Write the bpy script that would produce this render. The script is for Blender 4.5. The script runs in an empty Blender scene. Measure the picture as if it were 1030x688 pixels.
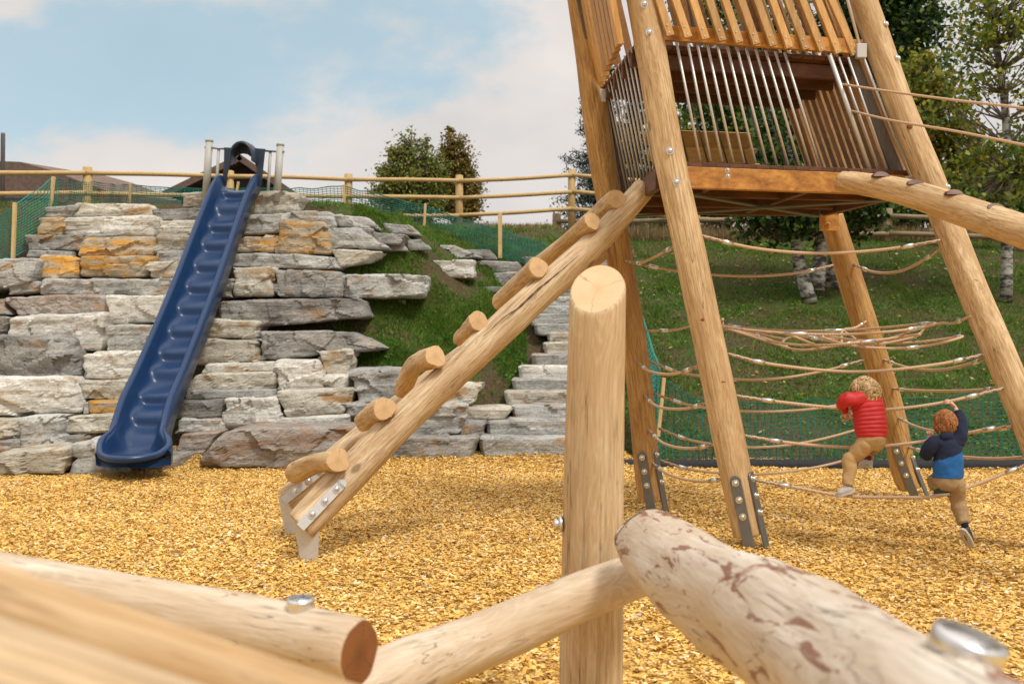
import bpy, bmesh, math, random
import numpy as np
from mathutils import Vector, Matrix, Quaternion, noise
random.seed(7); RNG = np.random.default_rng(7)
scene = bpy.context.scene
COL = scene.collection
# ------------------------------------------------------------------ camera
F = 1001.4; H = 1.35
cd = bpy.data.cameras.new('camera'); cam = bpy.data.objects.new('camera', cd); COL.objects.link(cam)
cam.location = (0, 0, H); cam.rotation_euler = (math.radians(90), 0, 0)
cd.lens = 35; cd.sensor_width = 36; cd.clip_end = 2000; cd.clip_start = 0.05
cd.dof.use_dof = True; cd.dof.focus_distance = 6.4; cd.dof.aperture_fstop = 4.0
scene.camera = cam
# ------------------------------------------------------------------ world
world = bpy.data.worlds.new('World'); scene.world = world; world.use_nodes = True
wn = world.node_tree.nodes; wl = world.node_tree.links; wn.clear()
SUN_EL, SUN_AZ = 58, 140       # azimuth clockwise from +Y: behind the camera to the right
out = wn.new('ShaderNodeOutputWorld'); bg = wn.new('ShaderNodeBackground'); bg.inputs['Strength'].default_value = 0.145
sky = wn.new('ShaderNodeTexSky'); sky.sky_type = 'NISHITA'; sky.sun_disc = False
sky.sun_elevation = math.radians(SUN_EL); sky.sun_rotation = math.radians(SUN_AZ)
sky.air_density = 1.0; sky.dust_density = 1.0; sky.altitude = 300
def wmath(op, a, b=None, c=None):
    n = wn.new('ShaderNodeMath'); n.operation = op
    for i, v in enumerate((a, b, c)):
        if v is None: continue
        if isinstance(v, (int, float)): n.inputs[i].default_value = v
        else: wl.new(v, n.inputs[i])
    return n.outputs[0]
tc = wn.new('ShaderNodeTexCoord'); sp = wn.new('ShaderNodeSeparateXYZ'); wl.new(tc.outputs['Generated'], sp.inputs[0])
ya = wmath('MAXIMUM', wmath('ABSOLUTE', sp.outputs[1]), 0.15)
u = wmath('DIVIDE', sp.outputs[0], ya); v = wmath('DIVIDE', sp.outputs[2], ya)
du = wmath('SUBTRACT', u, -0.42); dv = wmath('SUBTRACT', v, 0.262)
ca, sa = math.cos(math.radians(8)), math.sin(math.radians(8))
e1 = wmath('DIVIDE', wmath('ADD', wmath('MULTIPLY', du, ca), wmath('MULTIPLY', dv, sa)), 0.42)
e2 = wmath('DIVIDE', wmath('SUBTRACT', wmath('MULTIPLY', dv, ca), wmath('MULTIPLY', du, sa)), 0.082)
dd = wmath('SQRT', wmath('ADD', wmath('MULTIPLY', e1, e1), wmath('MULTIPLY', e2, e2)))
cmb = wn.new('ShaderNodeCombineXYZ'); wl.new(u, cmb.inputs[0]); wl.new(wmath('MULTIPLY', v, 1.6), cmb.inputs[1])
nz = wn.new('ShaderNodeTexNoise'); nz.inputs['Scale'].default_value = 5.5; nz.inputs['Detail'].default_value = 9; nz.inputs['Roughness'].default_value = 0.55
wl.new(cmb.outputs[0], nz.inputs['Vector'])
dn = wmath('ADD', dd, wmath('MULTIPLY', wmath('SUBTRACT', nz.outputs['Fac'], 0.5), 2.6))
mr = wn.new('ShaderNodeMapRange'); mr.interpolation_type = 'SMOOTHSTEP'
mr.inputs['From Min'].default_value = 0.7; mr.inputs['From Max'].default_value = 1.25
mr.inputs['To Min'].default_value = 0.32; mr.inputs['To Max'].default_value = 0.97
wl.new(dn, mr.inputs['Value'])
nz2 = wn.new('ShaderNodeTexNoise'); nz2.inputs['Scale'].default_value = 3.2; nz2.inputs['Detail'].default_value = 6
wl.new(cmb.outputs[0], nz2.inputs['Vector'])
cr = wn.new('ShaderNodeValToRGB'); cr.color_ramp.elements[0].position = 0.33; cr.color_ramp.elements[0].color = (5.0, 4.8, 4.7, 1)
cr.color_ramp.elements[1].position = 0.66; cr.color_ramp.elements[1].color = (6.7, 6.15, 5.8, 1)
wl.new(nz2.outputs['Fac'], cr.inputs[0])
ov = wn.new('ShaderNodeMapRange'); ov.interpolation_type = 'SMOOTHSTEP'; ov.inputs['From Min'].default_value = .34; ov.inputs['From Max'].default_value = .85
ov.inputs['To Min'].default_value = 1.0; ov.inputs['To Max'].default_value = 1.9; wl.new(sp.outputs[2], ov.inputs['Value'])
crs = wn.new('ShaderNodeVectorMath'); crs.operation = 'SCALE'; wl.new(cr.outputs[0], crs.inputs[0]); wl.new(ov.outputs[0], crs.inputs['Scale'])
skm = wn.new('ShaderNodeMix'); skm.data_type = 'RGBA'; skm.blend_type = 'MIX'; skm.inputs[0].default_value = 0.6
wl.new(sky.outputs[0], skm.inputs[6]); skm.inputs[7].default_value = (2.9, 5.3, 6.1, 1)
mx = wn.new('ShaderNodeMix'); mx.data_type = 'RGBA'
wl.new(mr.outputs[0], mx.inputs[0]); wl.new(skm.outputs[2], mx.inputs[6]); wl.new(crs.outputs[0], mx.inputs[7])
wl.new(mx.outputs[2], bg.inputs['Color']); wl.new(bg.outputs[0], out.inputs[0])
# ------------------------------------------------------------------ sun
sd = bpy.data.lights.new('sun', 'SUN'); sd.energy = 2.9; sd.angle = math.radians(13); sd.color = (1, 0.965, 0.90)
so = bpy.data.objects.new('sun', sd); COL.objects.link(so)
az, el = math.radians(SUN_AZ), math.radians(SUN_EL)
sdir = Vector((math.sin(az)*math.cos(el), math.cos(az)*math.cos(el), math.sin(el)))
so.rotation_euler = sdir.to_track_quat('Z', 'Y').to_euler(); so.location = (5, -5, 12)
scene.view_settings.view_transform = 'Standard'; scene.view_settings.look = 'None'
scene.view_settings.exposure = -0.13; scene.view_settings.gamma = 1.0
# ------------------------------------------------------------------ helpers
def W(px, py, d): return Vector(((px-515)/F*d, d, H+(344-py)/F*d))
def tag(o, label=None, cat=None, group=None, kind=None):
    if label: o['label'] = label
    if cat: o['category'] = cat
    if group: o['group'] = group
    if kind: o['kind'] = kind
    return o
def parent_to(o, p):
    if p is None: return
    o.parent = p
    m = Matrix.Translation(-p.location) if p.parent is None else (p.parent.matrix_world @ Matrix.Identity(4))
    # world matrix of the parent kept by hand (no depsgraph update needed)
    o.matrix_parent_inverse = wm(p).inverted()
def wm(o):
    m = Matrix.LocRotScale(o.location, o.rotation_euler if o.rotation_mode != 'QUATERNION' else o.rotation_quaternion, o.scale)
    if o.parent: return wm(o.parent) @ o.matrix_parent_inverse @ m
    return m
def empty(name, loc, label, cat, group=None):
    o = bpy.data.objects.new(name, None); COL.objects.link(o); o.location = loc; o.empty_display_size = .2
    return tag(o, label, cat, group)
class MB:
    def __init__(s): s.v = []; s.f = []; s.m = []; s.sm = []
    def add(s, vs, fs, mi=0, smooth=False):
        b = len(s.v); s.v += [tuple(p) for p in vs]
        for f in fs: s.f.append([i+b for i in f]); s.m.append(mi); s.sm.append(smooth)
    def box(s, c, size, R=None, mi=0):
        c = Vector(c); hx, hy, hz = size[0]/2, size[1]/2, size[2]/2
        b = min(hx, hy, hz)*0.18
        vs = []; idx = {}
        # chamfered box: 24 verts
        fs = []
        def V(x, y, z):
            p = Vector((x, y, z)); p = (R @ p if R else p) + c; vs.append(p); return len(vs)-1
        g = {}
        for sx in (-1, 1):
            for sy in (-1, 1):
                for sz in (-1, 1):
                    g[sx, sy, sz, 0] = V(sx*hx, sy*(hy-b), sz*(hz-b))
                    g[sx, sy, sz, 1] = V(sx*(hx-b), sy*hy, sz*(hz-b))
                    g[sx, sy, sz, 2] = V(sx*(hx-b), sy*(hy-b), sz*hz)
        for q in (-1, 1):
            r = [(-1, -1), (1, -1), (1, 1), (-1, 1)]
            if q < 0: r = r[::-1]
            fs.append([g[q, a, b2, 0] for a, b2 in r])
            fs.append([g[b2, q, a, 1] for a, b2 in r])
            fs.append([g[a, b2, q, 2] for a, b2 in r])
        for a in (-1, 1):
            for b2 in (-1, 1):
                for (k1, k2, mk) in ((0, 1, lambda t: (a, b2, t)), (1, 2, lambda t: (t, a, b2)), (0, 2, lambda t: (a, t, b2))):
                    p, q = mk(-1), mk(1)
                    fs.append([g[p+(k1,)], g[p+(k2,)], g[q+(k2,)], g[q+(k1,)]])
                for c2 in (-1, 1): fs.append([g[a, b2, c2, 0], g[a, b2, c2, 1], g[a, b2, c2, 2]])
        s.add(vs, fs, mi)
    def bar(s, p0, p1, w, h, up=(0, 0, 1), mi=0):
        p0, p1 = Vector(p0), Vector(p1); d = p1-p0; L = d.length
        x = d.normalized(); up = Vector(up); y = up.cross(x)
        if y.length < 1e-4: y = Vector((0, 1, 0)).cross(x)
        y.normalize(); z = x.cross(y)
        R = Matrix((x, y, z)).transposed()
        s.box((p0+p1)/2, (L, w, h), R, mi)
    def tube(s, pts, r, seg=8, mi=0, cap=True, smooth=True):
        pts = [Vector(p) for p in pts]; n = len(pts)
        rs = r if isinstance(r, (list, tuple)) else [r]*n
        t0 = (pts[1]-pts[0]).normalized()
        ref = Vector((0, 0, 1)) if abs(t0.z) < .9 else Vector((1, 0, 0))
        nx = ref.cross(t0).normalized(); vs = []; fs = []
        for i in range(n):
            t = (pts[min(i+1, n-1)]-pts[max(i-1, 0)]).normalized()
            nx = (nx - t*nx.dot(t)).normalized(); ny = t.cross(nx)
            for k in range(seg):
                a = 2*math.pi*k/seg
                vs.append(pts[i]+(nx*math.cos(a)+ny*math.sin(a))*rs[i])
        for i in range(n-1):
            for k in range(seg):
                a, b = i*seg+k, i*seg+(k+1) % seg
                fs.append([a, b, b+seg, a+seg])
        s.add(vs, fs, mi, smooth)
        if cap:
            b = len(s.v)-len(vs)
            s.f.append([b+k for k in range(seg)][::-1]); s.m.append(mi); s.sm.append(False)
            s.f.append([b+(n-1)*seg+k for k in range(seg)]); s.m.append(mi); s.sm.append(False)
    def bolt(s, c, n, r=.02, mi=0):
        n = Vector(n).normalized(); c = Vector(c)
        s.tube([c-n*.004, c+n*.004], r*1.35, 14, mi)
        s.tube([c+n*.004, c+n*.014, c+n*.02, c+n*.023], [r*.85, r*.85, r*.6, r*.2], 12, mi)
    def build(s, name, mats, parent=None, origin=None):
        me = bpy.data.meshes.new(name)
        o_ = Vector(origin) if origin is not None else (Vector((0, 0, 0)) if parent is None else wm(parent).translation)
        me.from_pydata([(p[0]-o_.x, p[1]-o_.y, p[2]-o_.z) for p in s.v], [], s.f)
        if not isinstance(mats, (list, tuple)): mats = [mats]
        for m in mats: me.materials.append(m)
        me.polygons.foreach_set('material_index', s.m); me.polygons.foreach_set('use_smooth', s.sm)
        me.update()
        o = bpy.data.objects.new(name, me); COL.objects.link(o); o.location = o_
        parent_to(o, parent)
        return o
def npmesh(name, V, Fq, mat, smooth=False, parent=None, loc=None):
    me = bpy.data.meshes.new(name); k = Fq.shape[1]
    me.vertices.add(len(V)); me.vertices.foreach_set('co', np.ascontiguousarray(V, dtype=np.float32).ravel())
    me.loops.add(Fq.size); me.loops.foreach_set('vertex_index', np.ascontiguousarray(Fq, dtype=np.int32).ravel())
    me.polygons.add(len(Fq)); me.polygons.foreach_set('loop_start', np.arange(0, Fq.size, k, dtype=np.int32))
    me.polygons.foreach_set('loop_total', np.full(len(Fq), k, dtype=np.int32))
    if smooth: me.polygons.foreach_set('use_smooth', np.ones(len(Fq), dtype=bool))
    me.materials.append(mat); me.update(calc_edges=True)
    o = bpy.data.objects.new(name, me); COL.objects.link(o)
    if loc is not None: o.location = loc
    parent_to(o, parent)
    return o
# ------------------------------------------------------------------ materials
class NT:
    def __init__(s, name):
        s.m = bpy.data.materials.new(name); s.m.use_nodes = True; s.t = s.m.node_tree; s.n = s.t.nodes; s.l = s.t.links
        s.b = s.n['Principled BSDF']; s.tc = None
    def coord(s, which='Object', scale=(1, 1, 1), loc=(0, 0, 0)):
        if s.tc is None: s.tc = s.n.new('ShaderNodeTexCoord')
        mp = s.n.new('ShaderNodeMapping'); mp.inputs['Scale'].default_value = scale; mp.inputs['Location'].default_value = loc
        s.l.new(s.tc.outputs[which], mp.inputs[0]); return mp.outputs[0]
    def rnd(s, vec, k=40.0):
        oi = s.n.new('ShaderNodeObjectInfo'); mu = s.n.new('ShaderNodeMath'); mu.operation = 'MULTIPLY'; mu.inputs[1].default_value = k
        s.l.new(oi.outputs['Random'], mu.inputs[0]); a = s.n.new('ShaderNodeVectorMath'); a.operation = 'ADD'
        s.l.new(vec, a.inputs[0]); s.l.new(mu.outputs[0], a.inputs[1]); return a.outputs[0]
    def noise(s, vec, scale, detail=4, rough=.5, dist=0):
        n = s.n.new('ShaderNodeTexNoise'); n.inputs['Scale'].default_value = scale; n.inputs['Detail'].default_value = detail
        n.inputs['Roughness'].default_value = rough; n.inputs['Distortion'].default_value = dist
        s.l.new(vec, n.inputs['Vector']); return n.outputs['Fac']
    def vor(s, vec, scale, feat='F1', out='Distance'):
        n = s.n.new('ShaderNodeTexVoronoi'); n.feature = feat; n.inputs['Scale'].default_value = scale
        s.l.new(vec, n.inputs['Vector']); return n.outputs[out]
    def ramp(s, fac, stops):
        n = s.n.new('ShaderNodeValToRGB'); e = n.color_ramp.elements
        while len(e) < len(stops): e.new(.5)
        for i, (p, c) in enumerate(stops):
            e[i].position = p; e[i].color = (c, c, c, 1) if isinstance(c, (int, float)) else (*c, 1)
        s.l.new(fac, n.inputs[0]); return n.outputs[0]
    def mix(s, fac, a, b, mode='MIX'):
        n = s.n.new('ShaderNodeMix'); n.data_type = 'RGBA'; n.blend_type = mode
        for i, v in ((0, fac), (6, a), (7, b)):
            if isinstance(v, (int, float)): n.inputs[i].default_value = v if i == 0 else (v, v, v, 1)
            elif isinstance(v, tuple): n.inputs[i].default_value = (*v, 1)
            else: s.l.new(v, n.inputs[i])
        return n.outputs[2]
    def math(s, op, a, b=None):
        n = s.n.new('ShaderNodeMath'); n.operation = op
        for i, v in enumerate((a, b)):
            if v is None: continue
            if isinstance(v, (int, float)): n.inputs[i].default_value = v
            else: s.l.new(v, n.inputs[i])
        return n.outputs[0]
    def bump(s, h, strength=.3, dist=.02, normal=None):
        n = s.n.new('ShaderNodeBump'); n.inputs['Strength'].default_value = strength; n.inputs['Distance'].default_value = dist
        s.l.new(h, n.inputs['Height'])
        if normal: s.l.new(normal, n.inputs['Normal'])
        s.l.new(n.outputs[0], s.b.inputs['Normal']); return n.outputs[0]
    def done(s, col, rough=.6, metal=0, spec=None):
        if isinstance(col, tuple): s.b.inputs['Base Color'].default_value = (*col, 1)
        else: s.l.new(col, s.b.inputs['Base Color'])
        if isinstance(rough, (int, float)): s.b.inputs['Roughness'].default_value = rough
        else: s.l.new(rough, s.b.inputs['Roughness'])
        s.b.inputs['Metallic'].default_value = metal
        if spec is not None: s.b.inputs['Specular IOR Level'].default_value = spec
        return s.m
def mul(c, k): return tuple(x*k for x in c)
def mat_log(name, c1, c2, c3, stain=None, stain_lo=.62, crack=.85, streak=1.0, rough=.62, knots=True):
    t = NT(name); base = t.rnd(t.coord('Object'))
    def sc(v, s3):
        m = t.n.new('ShaderNodeMapping'); m.inputs['Scale'].default_value = s3; t.l.new(v, m.inputs[0]); return m.outputs[0]
    g1 = t.noise(sc(base, (9, 9, .9)), 1.6, 6, .6, .8)
    g2 = t.noise(sc(base, (40, 40, 1.6)), 2.0, 4, .6, .3)
    big = t.noise(sc(base, (2.5, 2.5, 1.1)), 1.5, 3)
    col = t.ramp(g1, [(.3, c2), (.5, c1), (.68, c3)])
    col = t.mix(t.ramp(g2, [(.36, .8*streak), (.56, 0.0)]), col, mul(c2, .75))
    g3 = t.noise(sc(base, (70, 70, 7)), 1.6, 3, .6, .2)
    col = t.mix(t.ramp(g3, [(.36, .4*streak), (.5, 0.0)]), col, mul(c2, .6))
    col = t.mix(t.ramp(big, [(.45, 0.0), (.62, .7)]), col, mul(c2, .95))
    fl = t.noise(sc(base, (26, 26, 3.2)), 1.5, 4, .6, 1.2)
    col = t.mix(t.ramp(fl, [(.60, 0.0), (.68, .65)]), col, mul(c2, .62))
    # wavy growth outlines
    wv = t.noise(sc(base, (6, 6, 1.0)), 1.2, 3, .5, .6)
    ring = t.math('ABSOLUTE', t.math('SUBTRACT', t.math('FRACT', t.math('MULTIPLY', wv, 17)), .5))
    col = t.mix(t.ramp(ring, [(0.0, .22), (.3, 0.0)]), col, c3)
    if stain:
        st = t.noise(sc(base, (20, 20, 4.2)), 1.0, 8, .66, .9)
        col = t.mix(t.ramp(st, [(stain_lo, 0.0), (stain_lo+.03, .85)]), col, stain)
        st2 = t.noise(sc(base, (8, 8, 3.6)), 1.0, 6, .6, .8)
        col = t.mix(t.ramp(st2, [(stain_lo+.05, 0.0), (stain_lo+.075, .85)]), col, stain)
    # fine drying cracks along the log
    ck = t.noise(sc(base, (16, 16, .5)), 1.4, 3, .5, .4)
    cl = t.math('ABSOLUTE', t.math('SUBTRACT', ck, .5))
    gate = t.ramp(t.noise(sc(base, (3, 3, .8)), 1.5, 2), [(.5, 0.0), (.56, 1.0)])
    cmask = t.math('MULTIPLY', t.ramp(cl, [(0.0, 1.0), (.011, 0.0)]), gate)
    col = t.mix(t.math('MULTIPLY', cmask, crack), col, mul(c2, .3))
    if knots:
        kd = t.vor(sc(base, (3.2, 3.2, 1.6)), 1.0)
        col = t.mix(t.ramp(kd, [(.05, .8), (.085, 0.0)]), col, mul(c2, .42))
    h = t.mix(.35, g2, cmask, 'SUBTRACT')
    t.bump(h, .35, .006)
    return t.done(col, t.ramp(g1, [(.2, rough-.08), (.8, rough+.12)]), spec=.35)
def mat_end(name, c1, c2):
    t = NT(name); v = t.rnd(t.coord('Object'), 0.0)
    sx = t.n.new('ShaderNodeSeparateXYZ'); t.l.new(v, sx.inputs[0])
    r = t.math('SQRT', t.math('ADD', t.math('MULTIPLY', sx.outputs[0], sx.outputs[0]), t.math('MULTIPLY', sx.outputs[1], sx.outputs[1])))
    r2 = t.math('ADD', r, t.math('MULTIPLY', t.noise(v, 12, 3), .02))
    ring = t.math('FRACT', t.math('MULTIPLY', r2, 110))
    col = t.mix(t.ramp(ring, [(0, .0), (.8, .35), (1, 0.0)]), c1, c2)
    # radial checks
    at = t.math('ARCTAN2', sx.outputs[1], sx.outputs[0])
    a = t.math('ABSOLUTE', t.math('SINE', t.math('ADD', t.math('MULTIPLY', at, 1.5), t.math('MULTIPLY', t.noise(v, 25, 2), .9))))
    col = t.mix(t.ramp(a, [(0, .8), (.05, 0.0)]), col, mul(c2, .35))
    col = t.mix(t.ramp(r, [(.0, .55), (.035, 0.0)]), col, c2)
    col = t.mix(t.ramp(t.noise(v, 9, 4), [(.4, 0.0), (.7, .35)]), col, c2)
    t.bump(t.noise(v, 160, 3), .3, .003)
    return t.done(col, .75, spec=.25)
def mat_plank(name, c1, c2, scale=(1, 12, 12), rough=.5):
    t = NT(name); base = t.rnd(t.coord('Object'))
    def sc(v, s3):
        m = t.n.new('ShaderNodeMapping'); m.inputs['Scale'].default_value = s3; t.l.new(v, m.inputs[0]); return m.outputs[0]
    g = t.noise(sc(base, scale), 2.2, 6, .6, .5)
    g2 = t.noise(sc(base, mul(scale, 4)), 2.2, 3)
    isl = t.n.new('ShaderNodeNewGeometry')
    col = t.ramp(g, [(.3, c2), (.65, c1)])
    col = t.mix(t.ramp(g2, [(.35, .35), (.6, 0.0)]), col, mul(c2, .7))
    hs = t.n.new('ShaderNodeHueSaturation'); t.l.new(col, hs.inputs['Color'])
    t.l.new(t.ramp(isl.outputs['Random Per Island'], [(0, .72), (1, 1.2)]), hs.inputs['Value'])
    t.bump(g2, .25, .004)
    return t.done(hs.outputs[0], rough, spec=.4)
def mat_simple(name, c, rough=.5, metal=0, nscale=30, var=.15, bump=.1, bd=.003, spec=None):
    t = NT(name); v = t.rnd(t.coord('Object'))
    n1 = t.noise(v, nscale, 5); n2 = t.noise(v, nscale*.12, 3)
    col = t.mix(t.ramp(n1, [(.3, var), (.7, 0.0)]), c, mul(c, .6))
    col = t.mix(t.ramp(n2, [(.4, 0.0), (.7, var*1.6)]), col, mul(c, .72))
    if bump: t.bump(n1, bump, bd)
    return t.done(col, rough, metal, spec)
def mat_stone(name, c1, c2, rust=(.3, .16, .045), ramt=.12, band=False):
    t = NT(name); v = t.rnd(t.coord('Object'), 30)
    def sc(s3, w=v):
        m = t.n.new('ShaderNodeMapping'); m.inputs['Scale'].default_value = s3; m.inputs['Rotation'].default_value = (0.03, .05, .1); t.l.new(w, m.inputs[0]); return m.outputs[0]
    big = t.noise(sc((1.6, 1.6, 3.5)), 1.6, 6, .62, .4)
    strata = t.noise(sc((1.2, 1.2, 15)), 1.8, 7, .65, .35)
    fine = t.noise(sc((20, 20, 34)), 1.8, 5, .7)
    col = t.mix(t.ramp(big, [(.36, 0.0), (.62, 1.0)]), c1, c2)
    col = t.mix(t.ramp(strata, [(.34, .5), (.46, 0.0)]), col, mul(c1, .45))
    col = t.mix(t.ramp(strata, [(.56, 0.0), (.72, .6)]), col, mul(c2, 1.3))
    col = t.mix(t.ramp(fine, [(.32, .6), (.52, 0.0)]), col, mul(c1, .38))
    col = t.mix(t.ramp(fine, [(.6, 0.0), (.72, .55)]), col, (.52, .51, .48))
    rn = t.noise(sc((1.3, 1.3, 7 if band else 2.6)), 1.7, 6, .6, .5)
    lo = .62-ramt
    col = t.mix(t.ramp(rn, [(lo, 0.0), (lo+.12, .85)]), col, rust)
    lic = t.noise(sc((7, 7, 7)), 2.2, 5, .6)
    col = t.mix(t.ramp(lic, [(.62, 0.0), (.68, .5)]), col, mul(c1, .4))
    hs = t.n.new('ShaderNodeHueSaturation'); oi = t.n.new('ShaderNodeObjectInfo'); t.l.new(col, hs.inputs['Color'])
    t.l.new(t.ramp(oi.outputs['Random'], [(0, .85), (1, 1.15)]), hs.inputs['Value'])
    b1 = t.bump(strata, .5, .03)
    b2 = t.bump(big, .6, .06, b1)
    t.bump(fine, .55, .012, b2)
    return t.done(hs.outputs[0], .88, spec=.2)
M = {}
M['log'] = mat_log('peeled_log_tan', (.62, .435, .23), (.42, .25, .105), (.72, .56, .35))
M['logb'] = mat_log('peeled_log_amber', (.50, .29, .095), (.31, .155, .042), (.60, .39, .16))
M['ladder'] = mat_log('ladder_log', (.58, .42, .245), (.41, .26, .12), (.68, .55, .38))
M['pale'] = mat_log('pale_peeled_log', (.56, .475, .375), (.48, .37, .26), (.66, .60, .51), stain=(.19, .062, .026), stain_lo=.562, knots=False, streak=.35)
M['pale2'] = mat_log('pale_log_plain', (.56, .45, .32), (.46, .33, .20), (.66, .57, .45), stain=(.26, .11, .04), stain_lo=.64, knots=True, streak=.45)
M['post'] = mat_log('post_wood', (.58, .42, .245), (.45, .295, .145), (.67, .54, .36), knots=False)
M['end'] = mat_end('end_grain', (.62, .42, .22), (.40, .23, .11))
M['end_red'] = mat_end('end_grain_dark', (.26, .105, .035), (.10, .035, .012))
M['end_top'] = mat_end('end_grain_pale', (.68, .47, .28), (.5, .29, .13))
M['plank'] = mat_plank('stained_plank', (.60, .29, .06), (.26, .095, .02), (2.5, 8, 5))
M['slat'] = mat_plank('stained_slat', (.56, .33, .105), (.40, .20, .055), (12, 12, 1))
M['slat_dark'] = mat_plank('brown_slat', (.55, .33, .165), (.38, .21, .10), (12, 12, 1), .6)
M['panel'] = mat_plank('honey_panel', (.80, .50, .17), (.62, .34, .09), (1, 9, 9))
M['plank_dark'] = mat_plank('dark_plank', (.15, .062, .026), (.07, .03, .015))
M['fence'] = mat_plank('new_fence_wood', (.60, .42, .19), (.46, .30, .12), (3, 12, 12), .7)
M['fence_grey'] = mat_plank('weathered_fence', (.33, .25, .14), (.2, .15, .09), (3, 12, 12), .8)
M['stake'] = mat_plank('pine_stake', (.66, .49, .24), (.5, .35, .15), (12, 12, 2), .75)
M['galv'] = mat_simple('galvanised_steel', (.20, .215, .22), .42, .75, 25, .3, .08)
M['steel'] = mat_simple('bright_steel', (.74, .73, .71), .33, 1.0, 60, .2, .05)
M['rod'] = mat_simple('rod_steel', (.60, .58, .55), .42, .45, 40, .15, .03)
M['greyboard'] = mat_plank('grey_board', (.16, .135, .125), (.1, .085, .08), (10, 10, 1), .7)
M['rope'] = None
def mat_rope():
    t = NT('tan_rope'); v = t.coord('Object', (1, 1, 1))
    w = t.n.new('ShaderNodeTexWave'); w.inputs['Scale'].default_value = 38; w.inputs['Distortion'].default_value = 1.5; w.bands_direction = 'DIAGONAL'
    t.l.new(v, w.inputs['Vector'])
    col = t.mix(t.ramp(w.outputs['Fac'], [(.2, .6), (.7, 0.0)]), (.60, .43, .29), (.42, .28, .17))
    t.bump(w.outputs['Fac'], .5, .004); return t.done(col, .9, spec=.15)
M['rope'] = mat_rope()
M['slide'] = mat_simple('navy_plastic', (.008, .035, .105), .32, 0, 9, .2, .05, .004, .4)
M['hood'] = mat_simple('hood_plastic', (.018, .03, .055), .42, 0, 14, .1, .03)
M['greypost'] = mat_simple('grey_paint', (.40, .40, .36), .55, 0, 20, .1, .02)
M['black'] = mat_simple('black_fabric', (.012, .013, .015), .8, 0, 20, .3, .4, .02)
M['netgreen'] = mat_simple('green_net', (.008, .20, .15), .55, 0, 10, .2, 0)
M['stW'] = mat_stone('stone_pale', (.50, .475, .41), (.68, .655, .59), ramt=.05)
M['stG'] = mat_stone('stone_grey', (.27, .268, .25), (.46, .455, .42), ramt=.04)
M['stD'] = mat_stone('stone_dark', (.17, .163, .15), (.34, .325, .295), ramt=.05)
M['stT'] = mat_stone('stone_buff', (.36, .325, .255), (.56, .53, .45), ramt=.08)
M['stO'] = mat_stone('stone_ochre', (.36, .29, .19), (.5, .43, .32), rust=(.55, .27, .03), ramt=.15, band=True)
M['stP'] = mat_stone('stone_purplish', (.24, .205, .18), (.40, .36, .315), rust=(.27, .16, .09), ramt=.12)
SNAME = dict(W='pale', G='grey', D='dark grey', T='buff', O='ochre', P='purplish brown')
# ------------------------------------------------------------------ terrain
def prof(y, P): return float(np.interp(y, [p[0] for p in P], [p[1] for p in P]))
PL = [(-50, -.06), (11.30, -.06), (11.4, .05), (14.6, 3.38), (19, 3.6), (22, 3.85), (60, 4.0), (600, 4)]
PM = [(-50, -.06), (11.25, -.06), (11.5, .15), (12.1, .72), (16.5, 2.80), (20, 3.6), (22, 3.85), (60, 4.0), (600, 4)]
PR = [(-50, -.06), (10.85, -.06), (22, 3.55), (25, 3.75), (60, 4.2), (600, 4)]
def sst(a, b, x): t = min(1, max(0, (x-a)/(b-a))); return t*t*(3-2*t)
def T(x, y):
    l, m, r = prof(y, PL), prof(y, PM), prof(y, PR)
    a = sst(-2.5, .15, x); b = sst(.9, 1.6, x)
    z = l*(1-a)+m*a; z = z*(1-b)+r*b
    if 11.2 < y < 16.6: z -= .27*sst(-.35, -.15+max(0, (y-12))*.1, x)*(1-sst(1.35, 1.55, x))*sst(11.2, 11.6, y)*(1-sst(16.1, 16.6, y))
    if y > 11.6 and y < 100: z += .05*noise.noise((x*.8, y*.8, 0))*min(1, (y-11.6))
    return z
def ray(px, py, dmin=9.0, dmax=40):
    d = dmin
    while d < dmax:
        p = W(px, py, d)
        if p.z <= T(p.x, d)+1e-3: return d
        d += .02
    return dmax
def axis(segs):
    o = []
    for a, b, n in segs: o += list(np.linspace(a, b, n, endpoint=False))
    return np.array(o+[segs[-1][1]])
xs = axis([(-500, -60, 8), (-60, -14, 16), (-14, 16, 150), (16, 60, 16), (60, 500, 8)])
ys = axis([(-200, -5, 8), (-5, 10, 12), (10, 26, 110), (26, 60, 20), (60, 600, 12)])
V_ = np.array([(x, y, T(x, y)) for y in ys for x in xs])
nx_ = len(xs); I = np.arange(len(ys)-1)[:, None]*nx_+np.arange(nx_-1)[None, :]; I = I.ravel()
Fq = np.stack([I, I+1, I+nx_+1, I+nx_], 1)
t = NT('hillside_soil_and_turf'); v = t.coord('Object')
n1 = t.noise(v, .55, 6, .6, .3); n2 = t.noise(v, 6, 6, .7); n3 = t.noise(v, 45, 3, .6)
grass = t.mix(t.ramp(n2, [(.35, 0.0), (.65, 1.0)]), (.022, .055, .010), (.06, .12, .022))
soil = t.mix(t.ramp(n3, [(.35, 0.0), (.65, 1.0)]), (.04, .028, .016), (.12, .085, .045))
pm = t.ramp(t.mix(.45, n1, n2), [(.50, 1.0), (.60, 0.0)])
col = t.mix(pm, grass, soil)
t.bump(t.mix(.4, n2, n3), .8, .06)
terr = tag(npmesh('ground', V_, Fq, t.done(col, .95, spec=.1), True), kind='structure')
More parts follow.
